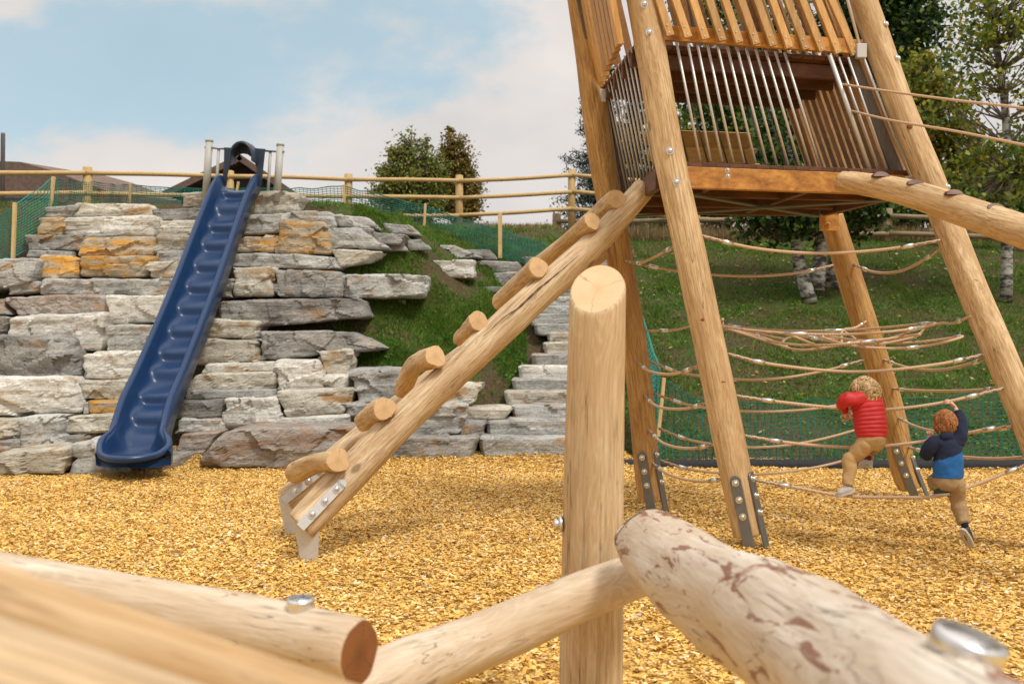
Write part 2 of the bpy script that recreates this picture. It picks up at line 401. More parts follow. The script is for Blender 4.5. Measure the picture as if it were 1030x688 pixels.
# wood chip surface
def mat_chipbase():
    t = NT('wood_chip_bed'); v = t.coord('Object')
    vo = t.vor(v, 42, 'F1', 'Color'); ss = t.n.new('ShaderNodeSeparateColor'); t.l.new(vo, ss.inputs[0])
    col = t.ramp(ss.outputs[0], [(0, (.34, .19, .05)), (.35, (.6, .36, .09)), (.75, (.74, .48, .14)), (1, (.8, .6, .25))])
    t.bump(ss.outputs[1], .8, .02); return t.done(col, .85, spec=.15)
cx = axis([(-40, -9, 10), (-9, 9, 120), (9, 40, 10)]); cy = axis([(-20, 2, 8), (2, 11.5, 70)])
def chipz(x, y):
    return .02*noise.noise((x*.7, y*.7, 3))+.02*noise.noise((x*2.1, y*2.1, 9))+.16*sst(10.3, 11.6, y)*(1 if x < 1.2 else .2)
V_ = np.array([(x, y, chipz(x, y)) for y in cy for x in cx]); n_ = len(cx)
I = (np.arange(len(cy)-1)[:, None]*n_+np.arange(n_-1)[None, :]).ravel()
tag(npmesh('wood_chip_ground', V_, np.stack([I, I+1, I+n_+1, I+n_], 1), mat_chipbase(), True), kind='structure')
def quads(C, A, B):     # centres, half-axes
    n = len(C); V = np.stack([C-A-B, C+A-B, C+A+B, C-A+B], 1).reshape(-1, 3)
    return V, np.arange(4*n).reshape(-1, 4)
def unit(v): return v/np.linalg.norm(v, axis=1, keepdims=True)
def bil(gx, gy, G, x, y):
    i = np.clip(np.searchsorted(gx, x)-1, 0, len(gx)-2); j = np.clip(np.searchsorted(gy, y)-1, 0, len(gy)-2)
    u = (x-gx[i])/(gx[i+1]-gx[i]); w = (y-gy[j])/(gy[j+1]-gy[j])
    return G[j, i]*(1-u)*(1-w)+G[j, i+1]*u*(1-w)+G[j+1, i]*(1-u)*w+G[j+1, i+1]*u*w
N = 430000
y = np.sqrt(RNG.uniform(2.6**2, 11.35**2, N)); x = RNG.uniform(-1, 1, N)*(.56*y+.8)
z = bil(cx, cy, V_[:, 2].reshape(len(cy), -1), x, y)+RNG.uniform(0.002, .026, N)
C = np.stack([x, y, z], 1); a = RNG.uniform(0, 2*np.pi, N); tl = RNG.normal(0, .22, N)
A = np.stack([np.cos(a)*np.cos(tl), np.sin(a)*np.cos(tl), np.sin(tl)], 1)
Bv = unit(np.cross(A, np.stack([RNG.normal(0, .3, N), RNG.normal(0, .3, N), np.ones(N)], 1)))
A *= np.clip(RNG.lognormal(-4.62, .42, (N, 1)), .004, .034); Bv *= np.clip(RNG.lognormal(-5.25, .35, (N, 1)), .0025, .013)
Vc, Fc = quads(C, A, Bv)
t = NT('wood_chips'); g = t.n.new('ShaderNodeNewGeometry')
col = t.ramp(g.outputs['Random Per Island'], [(0, (.10, .05, .015)), (.05, (.38, .20, .05)), (.2, (.70, .40, .08)), (.58, (.78, .49, .115)), (.88, (.86, .62, .23)), (.97, (.86, .74, .48)), (1, (.5, .45, .38))])
patch = t.noise(t.coord('Object'), .7, 4)
col = t.mix(t.ramp(patch, [(.4, .0), (.65, .3)]), col, (.42, .22, .04))
tag(npmesh('wood_chips', Vc, Fc, t.done(col, .7, spec=.25)), 'loose yellow wood chips covering the play area ground', 'wood chips', kind='stuff')
# turf
def grass_mat():
    t = NT('grass_blade'); g = t.n.new('ShaderNodeNewGeometry')
    col = t.ramp(g.outputs['Random Per Island'], [(0, (.035, .10, .010)), (.5, (.095, .22, .02)), (.85, (.16, .30, .04)), (1, (.30, .32, .08))])
    pt = t.noise(t.coord('Object'), 1.1, 5, .65)
    col = t.mix(t.ramp(pt, [(.42, 0.0), (.62, .75)]), col, (.13, .17, .03)); col = t.mix(t.ramp(t.noise(t.coord('Object'), 3.1, 4), [(.5, 0.0), (.66, .4)]), col, (.03, .085, .012))
    tr = t.n.new('ShaderNodeBsdfTranslucent'); t.l.new(col, tr.inputs[0]); ms = t.n.new('ShaderNodeMixShader'); ms.inputs[0].default_value = .3
    t.done(col, .6, spec=.2); t.l.new(t.b.outputs[0], ms.inputs[1]); t.l.new(tr.outputs[0], ms.inputs[2])
    t.l.new(ms.outputs[0], t.n['Material Output'].inputs[0]); return t.m
Z_ = np.array([[T(x, y) for x in np.linspace(-14, 16, 151)] for y in np.linspace(10, 26, 161)])
gx, gy = np.linspace(-14, 16, 151), np.linspace(10, 26, 161)
def scatter(n, xr, yr, dens):
    x = RNG.uniform(*xr, n); y = RNG.uniform(*yr, n)
    nn = np.array([noise.noise((a*.55, b*.55, 5))+.6*noise.noise((a*2.2, b*2.2, 1)) for a, b in zip(x, y)])
    k = RNG.uniform(0, 1, n) < dens(x, y, nn); return x[k], y[k]
def dens(x, y, nn):
    d = np.clip(.75+nn*1.6, .06, 1)
    d = np.where((x < -2.0) & (y < 14.5), 0, d); d = np.where((x < -4) & (y < 15.2), np.where(x < -6, d, 0), d); d = np.where((x < .95) & (y < 12.1), 0, d)
    d = np.where((x > .2) & (x < 1.3) & (y < 16.2), 0, d)      # stone stair
    return np.where(x > 1.3, np.clip(.8+nn*1.2, .3, 1), d)
x, y = scatter(480000, (-9, 13.5), (10.9, 24), dens); x2, y2 = scatter(170000, (-2.3, .9), (11.6, 17), lambda x, y, nn: np.where((x > .2) & (y < 16.2), 0, np.clip(.62+nn*1.9, .02, 1))); x = np.concatenate([x, x2]); y = np.concatenate([y, y2]); n = len(x)
z = bil(gx, gy, Z_, x, y); B0 = np.stack([x, y, z-.005], 1)
ang = RNG.uniform(0, 2*np.pi, n); w = np.stack([np.cos(ang), np.sin(ang), np.zeros(n)], 1)*RNG.uniform(.004, .011, (n, 1))
cl_ = np.array([max(0, noise.noise((a*1.9, b*1.9, 8))) for a, b in zip(x, y)])[:, None]; hgt = RNG.uniform(.02, .06, (n, 1))*(1+2.6*cl_); lean = np.stack([RNG.normal(0, .6, n), RNG.normal(0, .6, n), np.ones(n)], 1)*hgt
Vg = np.stack([B0-w, B0+w, B0+lean], 1).reshape(-1, 3)
tag(npmesh('grass', Vg, np.arange(3*n).reshape(-1, 3), grass_mat()), 'short patchy green grass on the hillside', 'grass', kind='stuff')
def leafmat(name, stops, trans=.35):
    t = NT(name); g = t.n.new('ShaderNodeNewGeometry'); col = t.ramp(g.outputs['Random Per Island'], stops)
    tr = t.n.new('ShaderNodeBsdfTranslucent'); t.l.new(col, tr.inputs[0]); ms = t.n.new('ShaderNodeMixShader'); ms.inputs[0].default_value = trans
    t.done(col, .55, spec=.3); t.l.new(t.b.outputs[0], ms.inputs[1]); t.l.new(tr.outputs[0], ms.inputs[2])
    t.l.new(ms.outputs[0], t.n['Material Output'].inputs[0]); return t.m
x, y = scatter(30000, (-3, 13.5), (10.9, 20), lambda x, y, nn: np.clip(dens(x, y, nn), 0, 1)*np.clip(nn*1.5+.1, 0, 1)); n = len(x); z = bil(gx, gy, Z_, x, y)+RNG.uniform(.02, .05, n)
C = np.stack([x, y, z], 1); a = RNG.uniform(0, 6.28, n); A = np.stack([np.cos(a), np.sin(a), RNG.normal(0, .35, n)], 1)*RNG.uniform(.012, .03, (n, 1))
Bv = np.stack([-np.sin(a), np.cos(a), RNG.normal(0, .35, n)], 1)*RNG.uniform(.008, .018, (n, 1)); Vl, Fl = quads(C, A, Bv)
tag(npmesh('clover', Vl, Fl, leafmat('clover_leaf', [(0, (.03, .09, .012)), (.7, (.08, .19, .025)), (1, (.18, .28, .05))])), 'broad clover and weed leaves among the grass', 'clover', kind='stuff')
x = RNG.uniform(1, 12, 1500); y = RNG.uniform(11.2, 22, 1500); z = bil(gx, gy, Z_, x, y)+.045
C = np.stack([x, y, z], 1); a = RNG.uniform(0, 6.28, 1500); A = np.stack([np.cos(a), np.sin(a), RNG.normal(0, .3, 1500)], 1)*RNG.uniform(.012, .03, (1500, 1))
Bv = np.stack([-np.sin(a), np.cos(a), RNG.normal(0, .3, 1500)], 1)*RNG.uniform(.01, .022, (1500, 1))
Vl, Fl = quads(C, A, Bv)
tag(npmesh('fallen_leaves', Vl, Fl, leafmat('yellow_leaf', [(0, (.3, .22, .03)), (.6, (.5, .4, .06)), (1, (.5, .45, .25))])), 'yellow leaves fallen on the grass slope behind the tower', 'fallen leaves', kind='stuff')
# ------------------------------------------------------------------ stones
def stone_mesh(quad, D, depth, seed, rough=1.0, ov=.35, k=11):
    q = [Vector(p) for p in quad]; c = sum(q, Vector((0, 0)))/4
    q = [p+(p-c).normalized()*ov for p in q]
    P = [W(p.x, p.y, D) for p in q]       # TL TR BR BL
    wid = (P[1]-P[0]).length; hei = (P[0]-P[3]).length
    nx = int(max(5, min(56, wid/.028))); nz = int(max(4, min(22, hei/.022))); ny = max(4, int(depth/.09))
    vs = {}; V = []; Fs = []
    rs = random.Random(seed); o = Vector((rs.uniform(0, 50), rs.uniform(0, 50), rs.uniform(0, 50)))
    dip = rs.uniform(-.08, .08); shr = rs.uniform(-.05, .05); batter = rs.uniform(.02, .12)
    cen = (P[0]+P[1]+P[2]+P[3])/4
    def vert(i, j, l):
        key = (i, j, l)
        if key in vs: return vs[key]
        u, w, s = i/nx*2-1, l/nz*2-1, j/ny*2-1
        m = (abs(u)**k+abs(w)**k+abs(s)**k)**(1/k)
        kk = max(abs(u), abs(w), abs(s)); f = kk/m if m > 0 else 1
        f = 1+(f-1)*.9
        U, Wv, S = u*f, w*f, s*f
        a, b = (U+1)/2, (1-Wv)/2
        p = P[0]*(1-a)*(1-b)+P[1]*a*(1-b)+P[2]*a*b+P[3]*(1-a)*b
        p = p+Vector((0, (S+1)/2*depth+(Wv+1)/2*batter*hei, 0))
        q_ = p+o
        lay = noise.noise((q_.x*.9, q_.y*.3, q_.z*11+q_.x*dip*11))
        lay = math.copysign(abs(lay)**.6, lay)
        qv = Vector((q_.x*2.6, q_.y*2.6, q_.z*3.8))
        pt = noise.voronoi(qv)[1][0]; cv = noise.cell_vector(pt*7.3); dq = qv-pt
        qw = Vector((q_.x*6.5, q_.y*6.5, q_.z*10)); pt2 = noise.voronoi(qw)[1][0]; cw = noise.cell_vector(pt2*5.1); dw = qw-pt2
        fac = (cv.x-.5)*dq.x*.9+(cv.y-.5)*dq.z*.9+(cv.z-.5)*.5
        fac2 = (cw.x-.5)*dw.x+(cw.y-.5)*dw.z+(cw.z-.5)*.5
        d = .012*lay + .03*noise.noise(q_*1.8) + .010*noise.noise(q_*11) + .085*fac + .022*fac2
        dirn = Vector((u*abs(u)**3/max(wid, .2)*.6, -1 if j == 0 else s, w*abs(w)**4*.5)); 
        amp = rough*min(1, hei/.22)
        p = p+Vector((dirn.x*d*amp, (-abs(1) if j == 0 else (1-2*(1-(S+1)/2)))*d*amp*1.15, dirn.z*d*amp*.9))
        vs[key] = len(V); V.append(p); return vs[key]
    for i in range(nx):
        for l in range(nz):
            Fs.append([vert(i, 0, l), vert(i+1, 0, l), vert(i+1, 0, l+1), vert(i, 0, l+1)])
    for i in range(nx):
        for j in range(ny):
            Fs.append([vert(i, j, nz), vert(i+1, j, nz), vert(i+1, j+1, nz), vert(i, j+1, nz)])
            Fs.append([vert(i, j, 0), vert(i, j+1, 0), vert(i+1, j+1, 0), vert(i+1, j, 0)])
    for j in range(ny):
        for l in range(nz):
            Fs.append([vert(0, j, l), vert(0, j, l+1), vert(0, j+1, l+1), vert(0, j+1, l)])
            Fs.append([vert(nx, j, l), vert(nx, j+1, l), vert(nx, j+1, l+1), vert(nx, j, l+1)])
    return V, Fs, cen+Vector((0, depth/2, 0))
def stone(name, quad, m, label, group, off=.35, depth=.75, seed=0, rough=1.0, D=None, cat='stone'):
    xb = (quad[2][0]+quad[3][0])/2; yb = max(quad[2][1], quad[3][1])
    if D is None: D = ray(xb, yb)-off
    V, Fs, cen = stone_mesh(quad, D, depth, seed, rough)
    mb = MB(); mb.add(V, Fs, 0, False)
    org = Vector((cen.x, cen.y, min(p.z for p in V)))
    o = mb.build(name, M['st'+m], None, org)
    return tag(o, label, cat, group)
# rows: (side, row name) -> stones ordered away from the slide; quad TL TR BR BL in photo measure
ORD = ['nearest', 'second', 'third', 'fourth', 'fifth', 'sixth', 'seventh', 'eighth']
ROWS = {
 ('left', 'lowest'): [
  ('G', (72,446),(106,443),(116,478),(72,479)), ('T', (0,455),(69,451),(65,477),(-45,480)) ],
 ('left', 'second'): [
  ('D', (63,438),(88,436),(86,448),(64,449)), ('G', (17,420),(58,419),(64,451),(19,453)), ('D', (-45,443),(17,443),(21,455),(-45,455)), ('T', (-45,421),(15,421),(16,442),(-45,444)) ],
 ('left', 'third'): [
  ('T', (61,418),(126,416),(119,434),(64,436)), ('O', (89,404),(130,403),(125,417),(91,416)), ('D', (80,404),(90,404),(91,417),(81,418)), ('W', (-45,380),(66,379),(81,416),(-45,419)) ],
 ('left', 'fourth'): [
  ('T', (72,383),(138,382),(133,403),(79,403)), ('W', (79,355),(150,353),(142,383),(81,382)), ('D', (-45,372),(11,372),(12,381),(-45,381)) ],
 ('left', 'fifth'): [
  ('G', (107,327),(163,326),(154,354),(107,354)), ('T', (106,318),(126,318),(126,327),(106,327)), ('W', (5,317),(105,315),(104,353),(3,351)), ('D', (-45,319),(3,318),(2,339),(-45,340)) ],
 ('left', 'sixth'): [
  ('W', (103,297),(177,297),(167,326),(112,325)), ('P', (-2,299),(108,296),(114,316),(16,318)), ('G', (-45,301),(-3,300),(10,317),(-45,318)) ],
 ('left', 'seventh'): [
  ('G', (39,280),(184,280),(178,298),(40,297)), ('G', (7,284),(39,282),(39,294),(9,296)) ],
 ('left', 'eighth'): [
  ('T', (149,264),(193,262),(186,280),(149,280)), ('O', (77,257),(153,257),(148,279),(78,279)), ('O', (42,257),(74,257),(74,279),(30,281)), ('G', (-45,258),(37,259),(31,284),(-45,298)) ],
 ('left', 'ninth'): [
  ('G', (156,252),(196,250),(189,264),(154,264)), ('O', (84,239),(157,236),(155,258),(78,258)), ('G', (27,251),(73,252),(73,259),(25,259)) ],
 ('left', 'tenth'): [
  ('T', (157,230),(206,229),(196,253),(158,253)), ('D', (21,236),(122,234),(86,253),(27,252)) ],
 ('left', 'eleventh'): [
  ('T', (156,221),(210,221),(203,231),(157,231)), ('W', (63,218),(156,216),(157,238),(59,237)), ('O', (41,219),(63,219),(60,237),(42,236)) ],
 ('left', 'top'): [
  ('D', (148,208),(216,208),(209,222),(155,222)), ('T', (182,194),(221,193),(215,211),(180,209)), ('T', (77,204),(147,205),(157,218),(66,218)), ('G', (41,208),(80,206),(70,219),(43,219)) ],
 ('right', 'lowest'): [
  ('D', (114,463),(178,459),(175,475),(117,475)), ('P', (176,437),(224,433),(199,468),(170,469)), ('P', (222,433),(363,429),(355,475),(194,470)), ('D', (362,440),(484,439),(472,467),(352,468)), ('T', (467,458),(542,456),(539,466),(470,468)) ],
 ('right', 'second'): [
  ('G', (176,421),(224,421),(227,434),(174,436)), ('W', (222,401),(275,400),(282,431),(224,433)), ('W', (279,420),(350,417),(351,429),(281,430)), ('D', (347,405),(363,405),(363,419),(349,419)), ('G', (390,407),(471,407),(465,438),(384,441)), ('D', (466,423),(489,423),(487,439),(465,439)) ],
 ('right', 'third'): [
  ('D', (180,404),(223,402),(222,420),(178,421)), ('T', (275,393),(356,390),(346,418),(290,419)), ('G', (348,371),(406,371),(402,407),(361,408)), ('T', (446,387),(485,387),(474,408),(444,409)), ('T', (468,410),(514,411),(506,423),(467,422)) ],
 ('right', 'fourth'): [
  ('T', (192,377),(276,373),(277,392),(186,396)), ('G', (186,392),(276,391),(276,401),(184,403)), ('W', (328,378),(348,377),(348,391),(330,391)) ],
 ('right', 'fifth'): [
  ('W', (206,366),(276,363),(276,374),(200,377)), ('W', (276,362),(320,361),(327,392),(277,393)), ('T', (315,353),(353,351),(354,379),(325,380)) ],
 ('right', 'sixth'): [
  ('T', (202,341),(259,342),(261,364),(194,368)), ('D', (260,342),(270,342),(270,363),(260,363)), ('D', (257,332),(352,334),(387,351),(264,364)) ],
 ('right', 'seventh'): [
  ('T', (208,321),(261,322),(258,342),(203,341)) ],
 ('right', 'eighth'): [
  ('D', (216,302),(362,299),(370,320),(222,331)) ],
 ('right', 'ninth'): [
  ('G', (221,281),(234,280),(237,299),(218,299)), ('T', (231,268),(273,267),(275,298),(235,298)), ('D', (272,271),(341,271),(344,299),(279,299)), ('G', (341,276),(429,275),(425,299),(342,300)) ],
 ('right', 'tenth'): [
  ('G', (234,254),(334,257),(344,271),(230,269)) ],
 ('right', 'eleventh'): [
  ('O', (241,237),(278,237),(279,254),(237,253)), ('O', (280,221),(323,222),(334,256),(276,255)), ('T', (333,250),(384,252),(368,263),(340,270)), ('G', (324,229),(361,228),(392,250),(331,252)) ],
 ('right', 'top'): [
  ('G', (248,216),(331,211),(338,229),(242,237)), ('T', (256,194),(299,193),(296,217),(254,216)), ('G', (333,216),(370,217),(385,232),(340,228)), ('D', (358,229),(373,229),(374,243),(362,240)), ('D', (372,232),(410,235),(402,246),(373,245)) ],
}
sd_ = 1
EXTRA_D = {}
for (side, row), lst in ROWS.items():
    lst_o = lst
    for i, (m, *q) in enumerate(lst_o):
        sd_ += 1
        wpx = q[1][0]-q[0][0]; hpx = q[3][1]-q[0][1]
        shape = 'long slab' if wpx > 75 else ('flat stone' if wpx > 2.6*hpx else ('small stone' if wpx < 26 else 'block'))
        pos = ORD[i] if len(lst) > 1 else 'only'
        row_t = row+' course' if row != 'top' else 'topmost course'
        if pos == 'only': lab = f"{SNAME[m]} {shape}, only stone listed {side} of the slide in {row_t} of wall"
        sides = {'left': 'left', 'right': 'right'}[side]
        lab = f"{SNAME[m]} {shape}, {pos} {sides} of slide in {row_t} of stone wall"
        off = .38
        if (side, row, i) in (('left', 'fifth', 2),): off = .30
        dp = .8
        stone('wall_stone', q, m, lab, 'stacked stones of the hillside wall', off=off, depth=dp, seed=sd_)
# the mottled trapezoid stone leaning in front of the pale block
stone('wall_stone', ((-45,338),(63,338),(79,383),(8,381)), 'D', 'dark mottled boulder with slanting right edge left of slide, beneath wide pale block', 'stacked stones of the hillside wall', off=.42, seed=301, rough=1.8)
# loose and hillside stones
LOOSE = [
 ('W', ((157,473),(173,473),(177,484),(155,483)), 'small pale rock lying on wood chips right below the slide end', 10.4),
 ('G', ((172,467),(194,469),(192,478),(175,477)), 'flat grey rock on wood chips just right of the slide end', 10.7),
 ('G', ((400,242),(421,241),(433,251),(406,252)), 'small grey stone heading the row along the net down from the wall top', None),
 ('G', ((419,249),(456,247),(486,259),(448,261)), 'flat grey stone under the net, just above the pale wedge boulder', None),
 ('W', ((426,262),(479,260),(477,280),(446,279)), 'pale wedge shaped boulder alone on the upper grass bank', None),
 ('D', ((477,262),(521,263),(526,273),(479,275)), 'dark layered slab right of the pale wedge boulder', None),
 ('G', ((497,274),(523,273),(521,288),(498,289)), 'grey layered block at the head of the stone stair', None),
 ('D', ((486,288),(507,288),(506,294),(491,294)), 'thin dark stone left of the stair head, behind the ladder', None),
 ('G', ((384,224),(412,226),(421,236),(388,236)), 'grey ledge stone below the net between wall top and bank', None),
 ('D', ((452,250),(492,251),(500,261),(458,262)), 'dark ledge stone directly above the pale wedge boulder', None),
 ('G', ((386,243),(404,244),(409,252),(388,252)), 'small grey stone set in soil at the upper wall corner', None),
 ('W', ((401,302),(408,302),(408,306),(401,306)), 'tiny pale rock lying on the grass bank left of the ladder', None)]
for i, (m, q, lab, D) in enumerate(LOOSE):
    stone('loose_stone', q, m, lab, 'loose stones on the bank and chips', off=.12 if q[1][0]-q[0][0] > 10 else .0, depth=.4 if q[1][0]-q[0][0] > 24 else .14, seed=400+i, D=D, rough=.8)
STEPS = [(481,440,457,'G'),(488,422,439,'G'),(514,407,422,'G'),(507,393,407,'T'),(515,381,393,'G'),(521,368,381,'W'),(535,356,369,'D'),(547,344,356,'T'),
 (551,334,345,'T'),(537,325,335,'G'),(532,315,326,'G'),(541,307,316,'G'),(545,298,308,'G'),(540,289,299,'D'),(536,281,290,'G'),(531,273,282,'G'),(528,265,274,'D'),(524,258,266,'G')]
NUM = ['first', 'second', 'third', 'fourth', 'fifth', 'sixth', 'seventh', 'eighth', 'ninth', 'tenth', 'eleventh', 'twelfth', 'thirteenth', 'fourteenth', 'fifteenth', 'sixteenth', 'seventeenth', 'eighteenth']
for i, (x0, y0, y1, m) in enumerate(STEPS):
    yb = y1+3
    z = .02+.165*i; D = (H-z)/((yb-344)/F) if abs(yb-344) > 30 else 11.05+.31*i
    D = 11.0+.31*i
    stone('stair_slab', ((x0,y0),(624,y0),(624,yb),(x0+3,yb)), m, f'{SNAME[m]} slab forming the {NUM[i]} step up the stone stair', 'slabs of the hillside stair', depth=.75, seed=500+i, D=D, rough=.55)
# ------------------------------------------------------------------ logs
def catmull(P, n):
    P = [Vector(p) for p in P]
    if len(P) == 2: return [P[0].lerp(P[1], i/n) for i in range(n+1)]
    Q = [P[0]*2-P[1]]+P+[P[-1]*2-P[-2]]; L = [0]
    for i in range(len(P)-1): L.append(L[-1]+(P[i+1]-P[i]).length)
    o = []
    for k in range(n+1):
        s = L[-1]*k/n; i = 0
        while i < len(P)-2 and s > L[i+1]: i += 1
        t = (s-L[i])/(L[i+1]-L[i]); a, b, c, d = Q[i:i+4]
        o.append(.5*((2*b)+(c-a)*t+(2*a-5*b+4*c-d)*t*t+(-a+3*b-3*c+d)*t**3))
    return o
def log(name, pts, rad, mats, parent=None, seg=28, wob=.05, shear0=None, shear1=None, round_=.35, seed=0, step=.05, cuts=()):
    """pts world points; rad list (interpolated). Local Z runs along the log. cuts: (t, side vector) notches."""
    pts = [Vector(p) for p in pts]; L = sum((pts[i+1]-pts[i]).length for i in range(len(pts)-1))
    n = max(8, int(L/step)); C = catmull(pts, n)
    ax = (pts[-1]-pts[0]).normalized(); R = ax.to_track_quat('Z', 'Y').to_matrix()
    Ri = R.transposed(); org = pts[0]
    if shear1: g_ = Ri @ Vector((shear1[0], shear1[1], 0)); shear1 = (g_.x, g_.y)
    Cl = [Ri @ (c-org) for c in C]
    rl = [float(np.interp(i/n, np.linspace(0, 1, len(rad)), rad)) for i in range(n+1)]
    V = []; Fs = []; ms = []; sm = []
    def ring(c, r, i, sh=None, capk=1.0, dz=0):
        for k in range(seg):
            a = 2*math.pi*k/seg; ca_, sa_ = math.cos(a), math.sin(a)
            q = Vector((ca_*1.2, sa_*1.2, c.z*1.6+seed*7.3))
            rr = r*capk*(1+wob*noise.noise(q)*1.6+wob*.5*noise.noise(q*2.9))
            z = c.z+dz
            if sh: z += (sh[0]*ca_+sh[1]*sa_)*rr
            V.append(Vector((c.x+ca_*rr, c.y+sa_*rr, z)))
    bev = min(rl[0], rl[-1])*round_*.35
    def mat_ring(i): return i
    # start cap
    prof_ = []
    prof_.append((Cl[0], rl[0], shear0, .0, 0)); 
    rings = [(Cl[0], rl[0], shear0, .35, 0), (Cl[0], rl[0], shear0, .72, 0), (Cl[0], rl[0], shear0, .93, 0), (Cl[0], rl[0], shear0, .985, bev*.35), (Cl[0], rl[0], shear0, 1, bev)]
    for i in range(1, n):
        sh = None
        if shear0 and Cl[i].z < rl[i]*1.5: k_ = 1-Cl[i].z/(rl[i]*1.5); sh = (shear0[0]*k_, shear0[1]*k_)
        if shear1 and Cl[n].z-Cl[i].z < rl[i]*1.5: k_ = 1-(Cl[n].z-Cl[i].z)/(rl[i]*1.5); sh = (shear1[0]*k_, shear1[1]*k_)
        rings.append((Cl[i], rl[i], sh, 1, 0))
    e = (Cl[n], rl[n], shear1)
    rings += [(*e, 1, -bev), (*e, .985, -bev*.35), (*e, .93, 0), (*e, .72, 0), (*e, .35, 0)]
    for j, (c, r, sh, ck, dz) in enumerate(rings): ring(c, r, j, sh, ck, dz)
    m = len(rings)
    for j in range(m-1):
        for k in range(seg):
            a, b = j*seg+k, j*seg+(k+1) % seg
            Fs.append([a, b, b+seg, a+seg]); endf = j < 2 or j >= m-3
            ms.append(1 if endf else 0); sm.append(not endf)
    V.append(Cl[0]); V.append(Cl[n])
    for k in range(seg):
        Fs.append([len(V)-2, (k+1) % seg, k]); ms.append(1); sm.append(False)
        Fs.append([len(V)-1, (m-1)*seg+k, (m-1)*seg+(k+1) % seg]); ms.append(1); sm.append(False)
    me = bpy.data.meshes.new(name); me.from_pydata(V, [], Fs)
    for mm in mats: me.materials.append(mm)
    me.polygons.foreach_set('material_index', ms); me.polygons.foreach_set('use_smooth', sm); me.update()
    o = bpy.data.objects.new(name, me); COL.objects.link(o)
    o.location = org; o.rotation_euler = R.to_euler(); parent_to(o, parent)
    return o
# ------------------------------------------------------------------ play tower
tower = empty('play_tower', (2.4, 7.3, 0), 'leaning wooden play tower on four slanting log legs over the wood chips', 'play tower')
LEGS = {
 'A': ([(753,538,6.5),(741,482,6.52),(706,310,6.58),(672,150,6.65),(646,0,6.75),(632,-90,6.8)], [.104, .104, .103, .104, .106, .108], 'log'),
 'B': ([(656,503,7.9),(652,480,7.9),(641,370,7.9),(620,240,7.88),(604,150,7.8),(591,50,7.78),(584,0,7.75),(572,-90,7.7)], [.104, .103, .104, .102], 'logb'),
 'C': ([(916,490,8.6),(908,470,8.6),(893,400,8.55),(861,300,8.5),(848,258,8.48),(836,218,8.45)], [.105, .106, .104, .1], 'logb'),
 'D': ([(1090,560,6.3),(1018,385,6.45),(982,300,6.62),(943,200,6.85),(903,100,7.0),(868,0,7.1),(838,-80,7.15)], [.104, .1, .096, .094, .094], 'log')}
LEGP = {}
for i, (k, (pp, rr, mt)) in enumerate(LEGS.items()):
    P = [W(*p) for p in pp]; LEGP[k] = P
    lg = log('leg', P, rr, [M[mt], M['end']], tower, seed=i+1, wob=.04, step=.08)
    lab = {'A': 'front left log leg', 'B': 'rear left amber log leg', 'C': 'rear right log leg ending under the deck', 'D': 'front right log leg'}[k]
    lg['label'] = lab
    ax = (P[1]-P[0]).normalized(); base = P[0]; r0 = rr[0]
    for dv_ in ((-.30, -.95), (.80, -.60)):
        dn_ = Vector((dv_[0], dv_[1], 0)); dn_ = (dn_-ax*dn_.dot(ax)).normalized()
        side = ax.cross(dn_).normalized(); mb = MB()
        q0 = base+dn_*(r0+.002); k0 = -(q0.z+.08)/ax.z; a0 = q0+ax*k0; a1 = q0+ax*.37
        R = Matrix((side, dn_, ax)).transposed()
        mb.box((a0+a1)/2, (.072, .012, (a1-a0).length), R); mb.tube([a1-dn_*.006, a1+dn_*.006], .036, 20)
        st = mb.build('steel_strap', M['galv'], lg)
        for tt in (.36, .25, .14):
            b = MB(); b.bolt(q0+ax*tt+dn_*.006, dn_, .017); b.build('bolt', M['steel'], lg)
# bolts on the legs
def axis_at(k, py):
    pp = LEGS[k][0]; ys_ = [p[1] for p in pp]; o = np.argsort(ys_)
    return W(float(np.interp(py, np.array(ys_)[o], np.array([p[0] for p in pp])[o])), py, float(np.interp(py, np.array(ys_)[o], np.array([p[2] for p in pp])[o])))
for k, pys, dx in (('A', (10, 38, 155, 186), -.1), ('D', (28, 62, 190), .7)):
    for py in pys:
        c = axis_at(k, py); d_ = Vector((dx, -1 if k == 'A' else -.75, 0)).normalized()
        b = MB(); b.bolt(c+d_*.105 if k == 'A' else c+d_*.094, d_, .019); b.build('bolt', M['steel'], tower)
for k, py, dx, r_ in (('D', 285, -.15, .016), ('D', 316, .1, .018), ('A', 384, .2, .014), ('A', 322, -.3, .010), ('C', 330, .1, .013), ('D', 130, -.4, .013)):
    c = axis_at(k, py); d_ = Vector((dx, -1, 0)).normalized(); mb = MB(); c += d_*.0965 if k == 'D' else d_*.1015
    mb.tube([c-d_*.01, c+d_*.001, c+d_*.0035, c+d_*.001], [r_*1.5, r_*1.25, r_*.9, r_*.3], 14); mb.build('knot', M['end_red'], tower)
# box corners at deck level and at the upper floor
FL, FR, BR, BL = W(686,168,6.75), W(914,176,7.1), W(828,200,8.35), W(628,197,8.1)
FL = W(664,167,6.72)
FLu, FRu, BRu, BLu = W(640,40,6.68), W(867,56,7.05), W(794,98,7.95), W(605,88,7.82)
def bi(a, b, c, d, u, w): return a.lerp(b, u).lerp(d.lerp(c, u), w)
def ext(lo, hi, k): return hi+(hi-lo)*k
TOP = [ext(FL, FLu, .9), ext(FR, FRu, .9), ext(BR, BRu, .9), ext(BL, BLu, .9)]
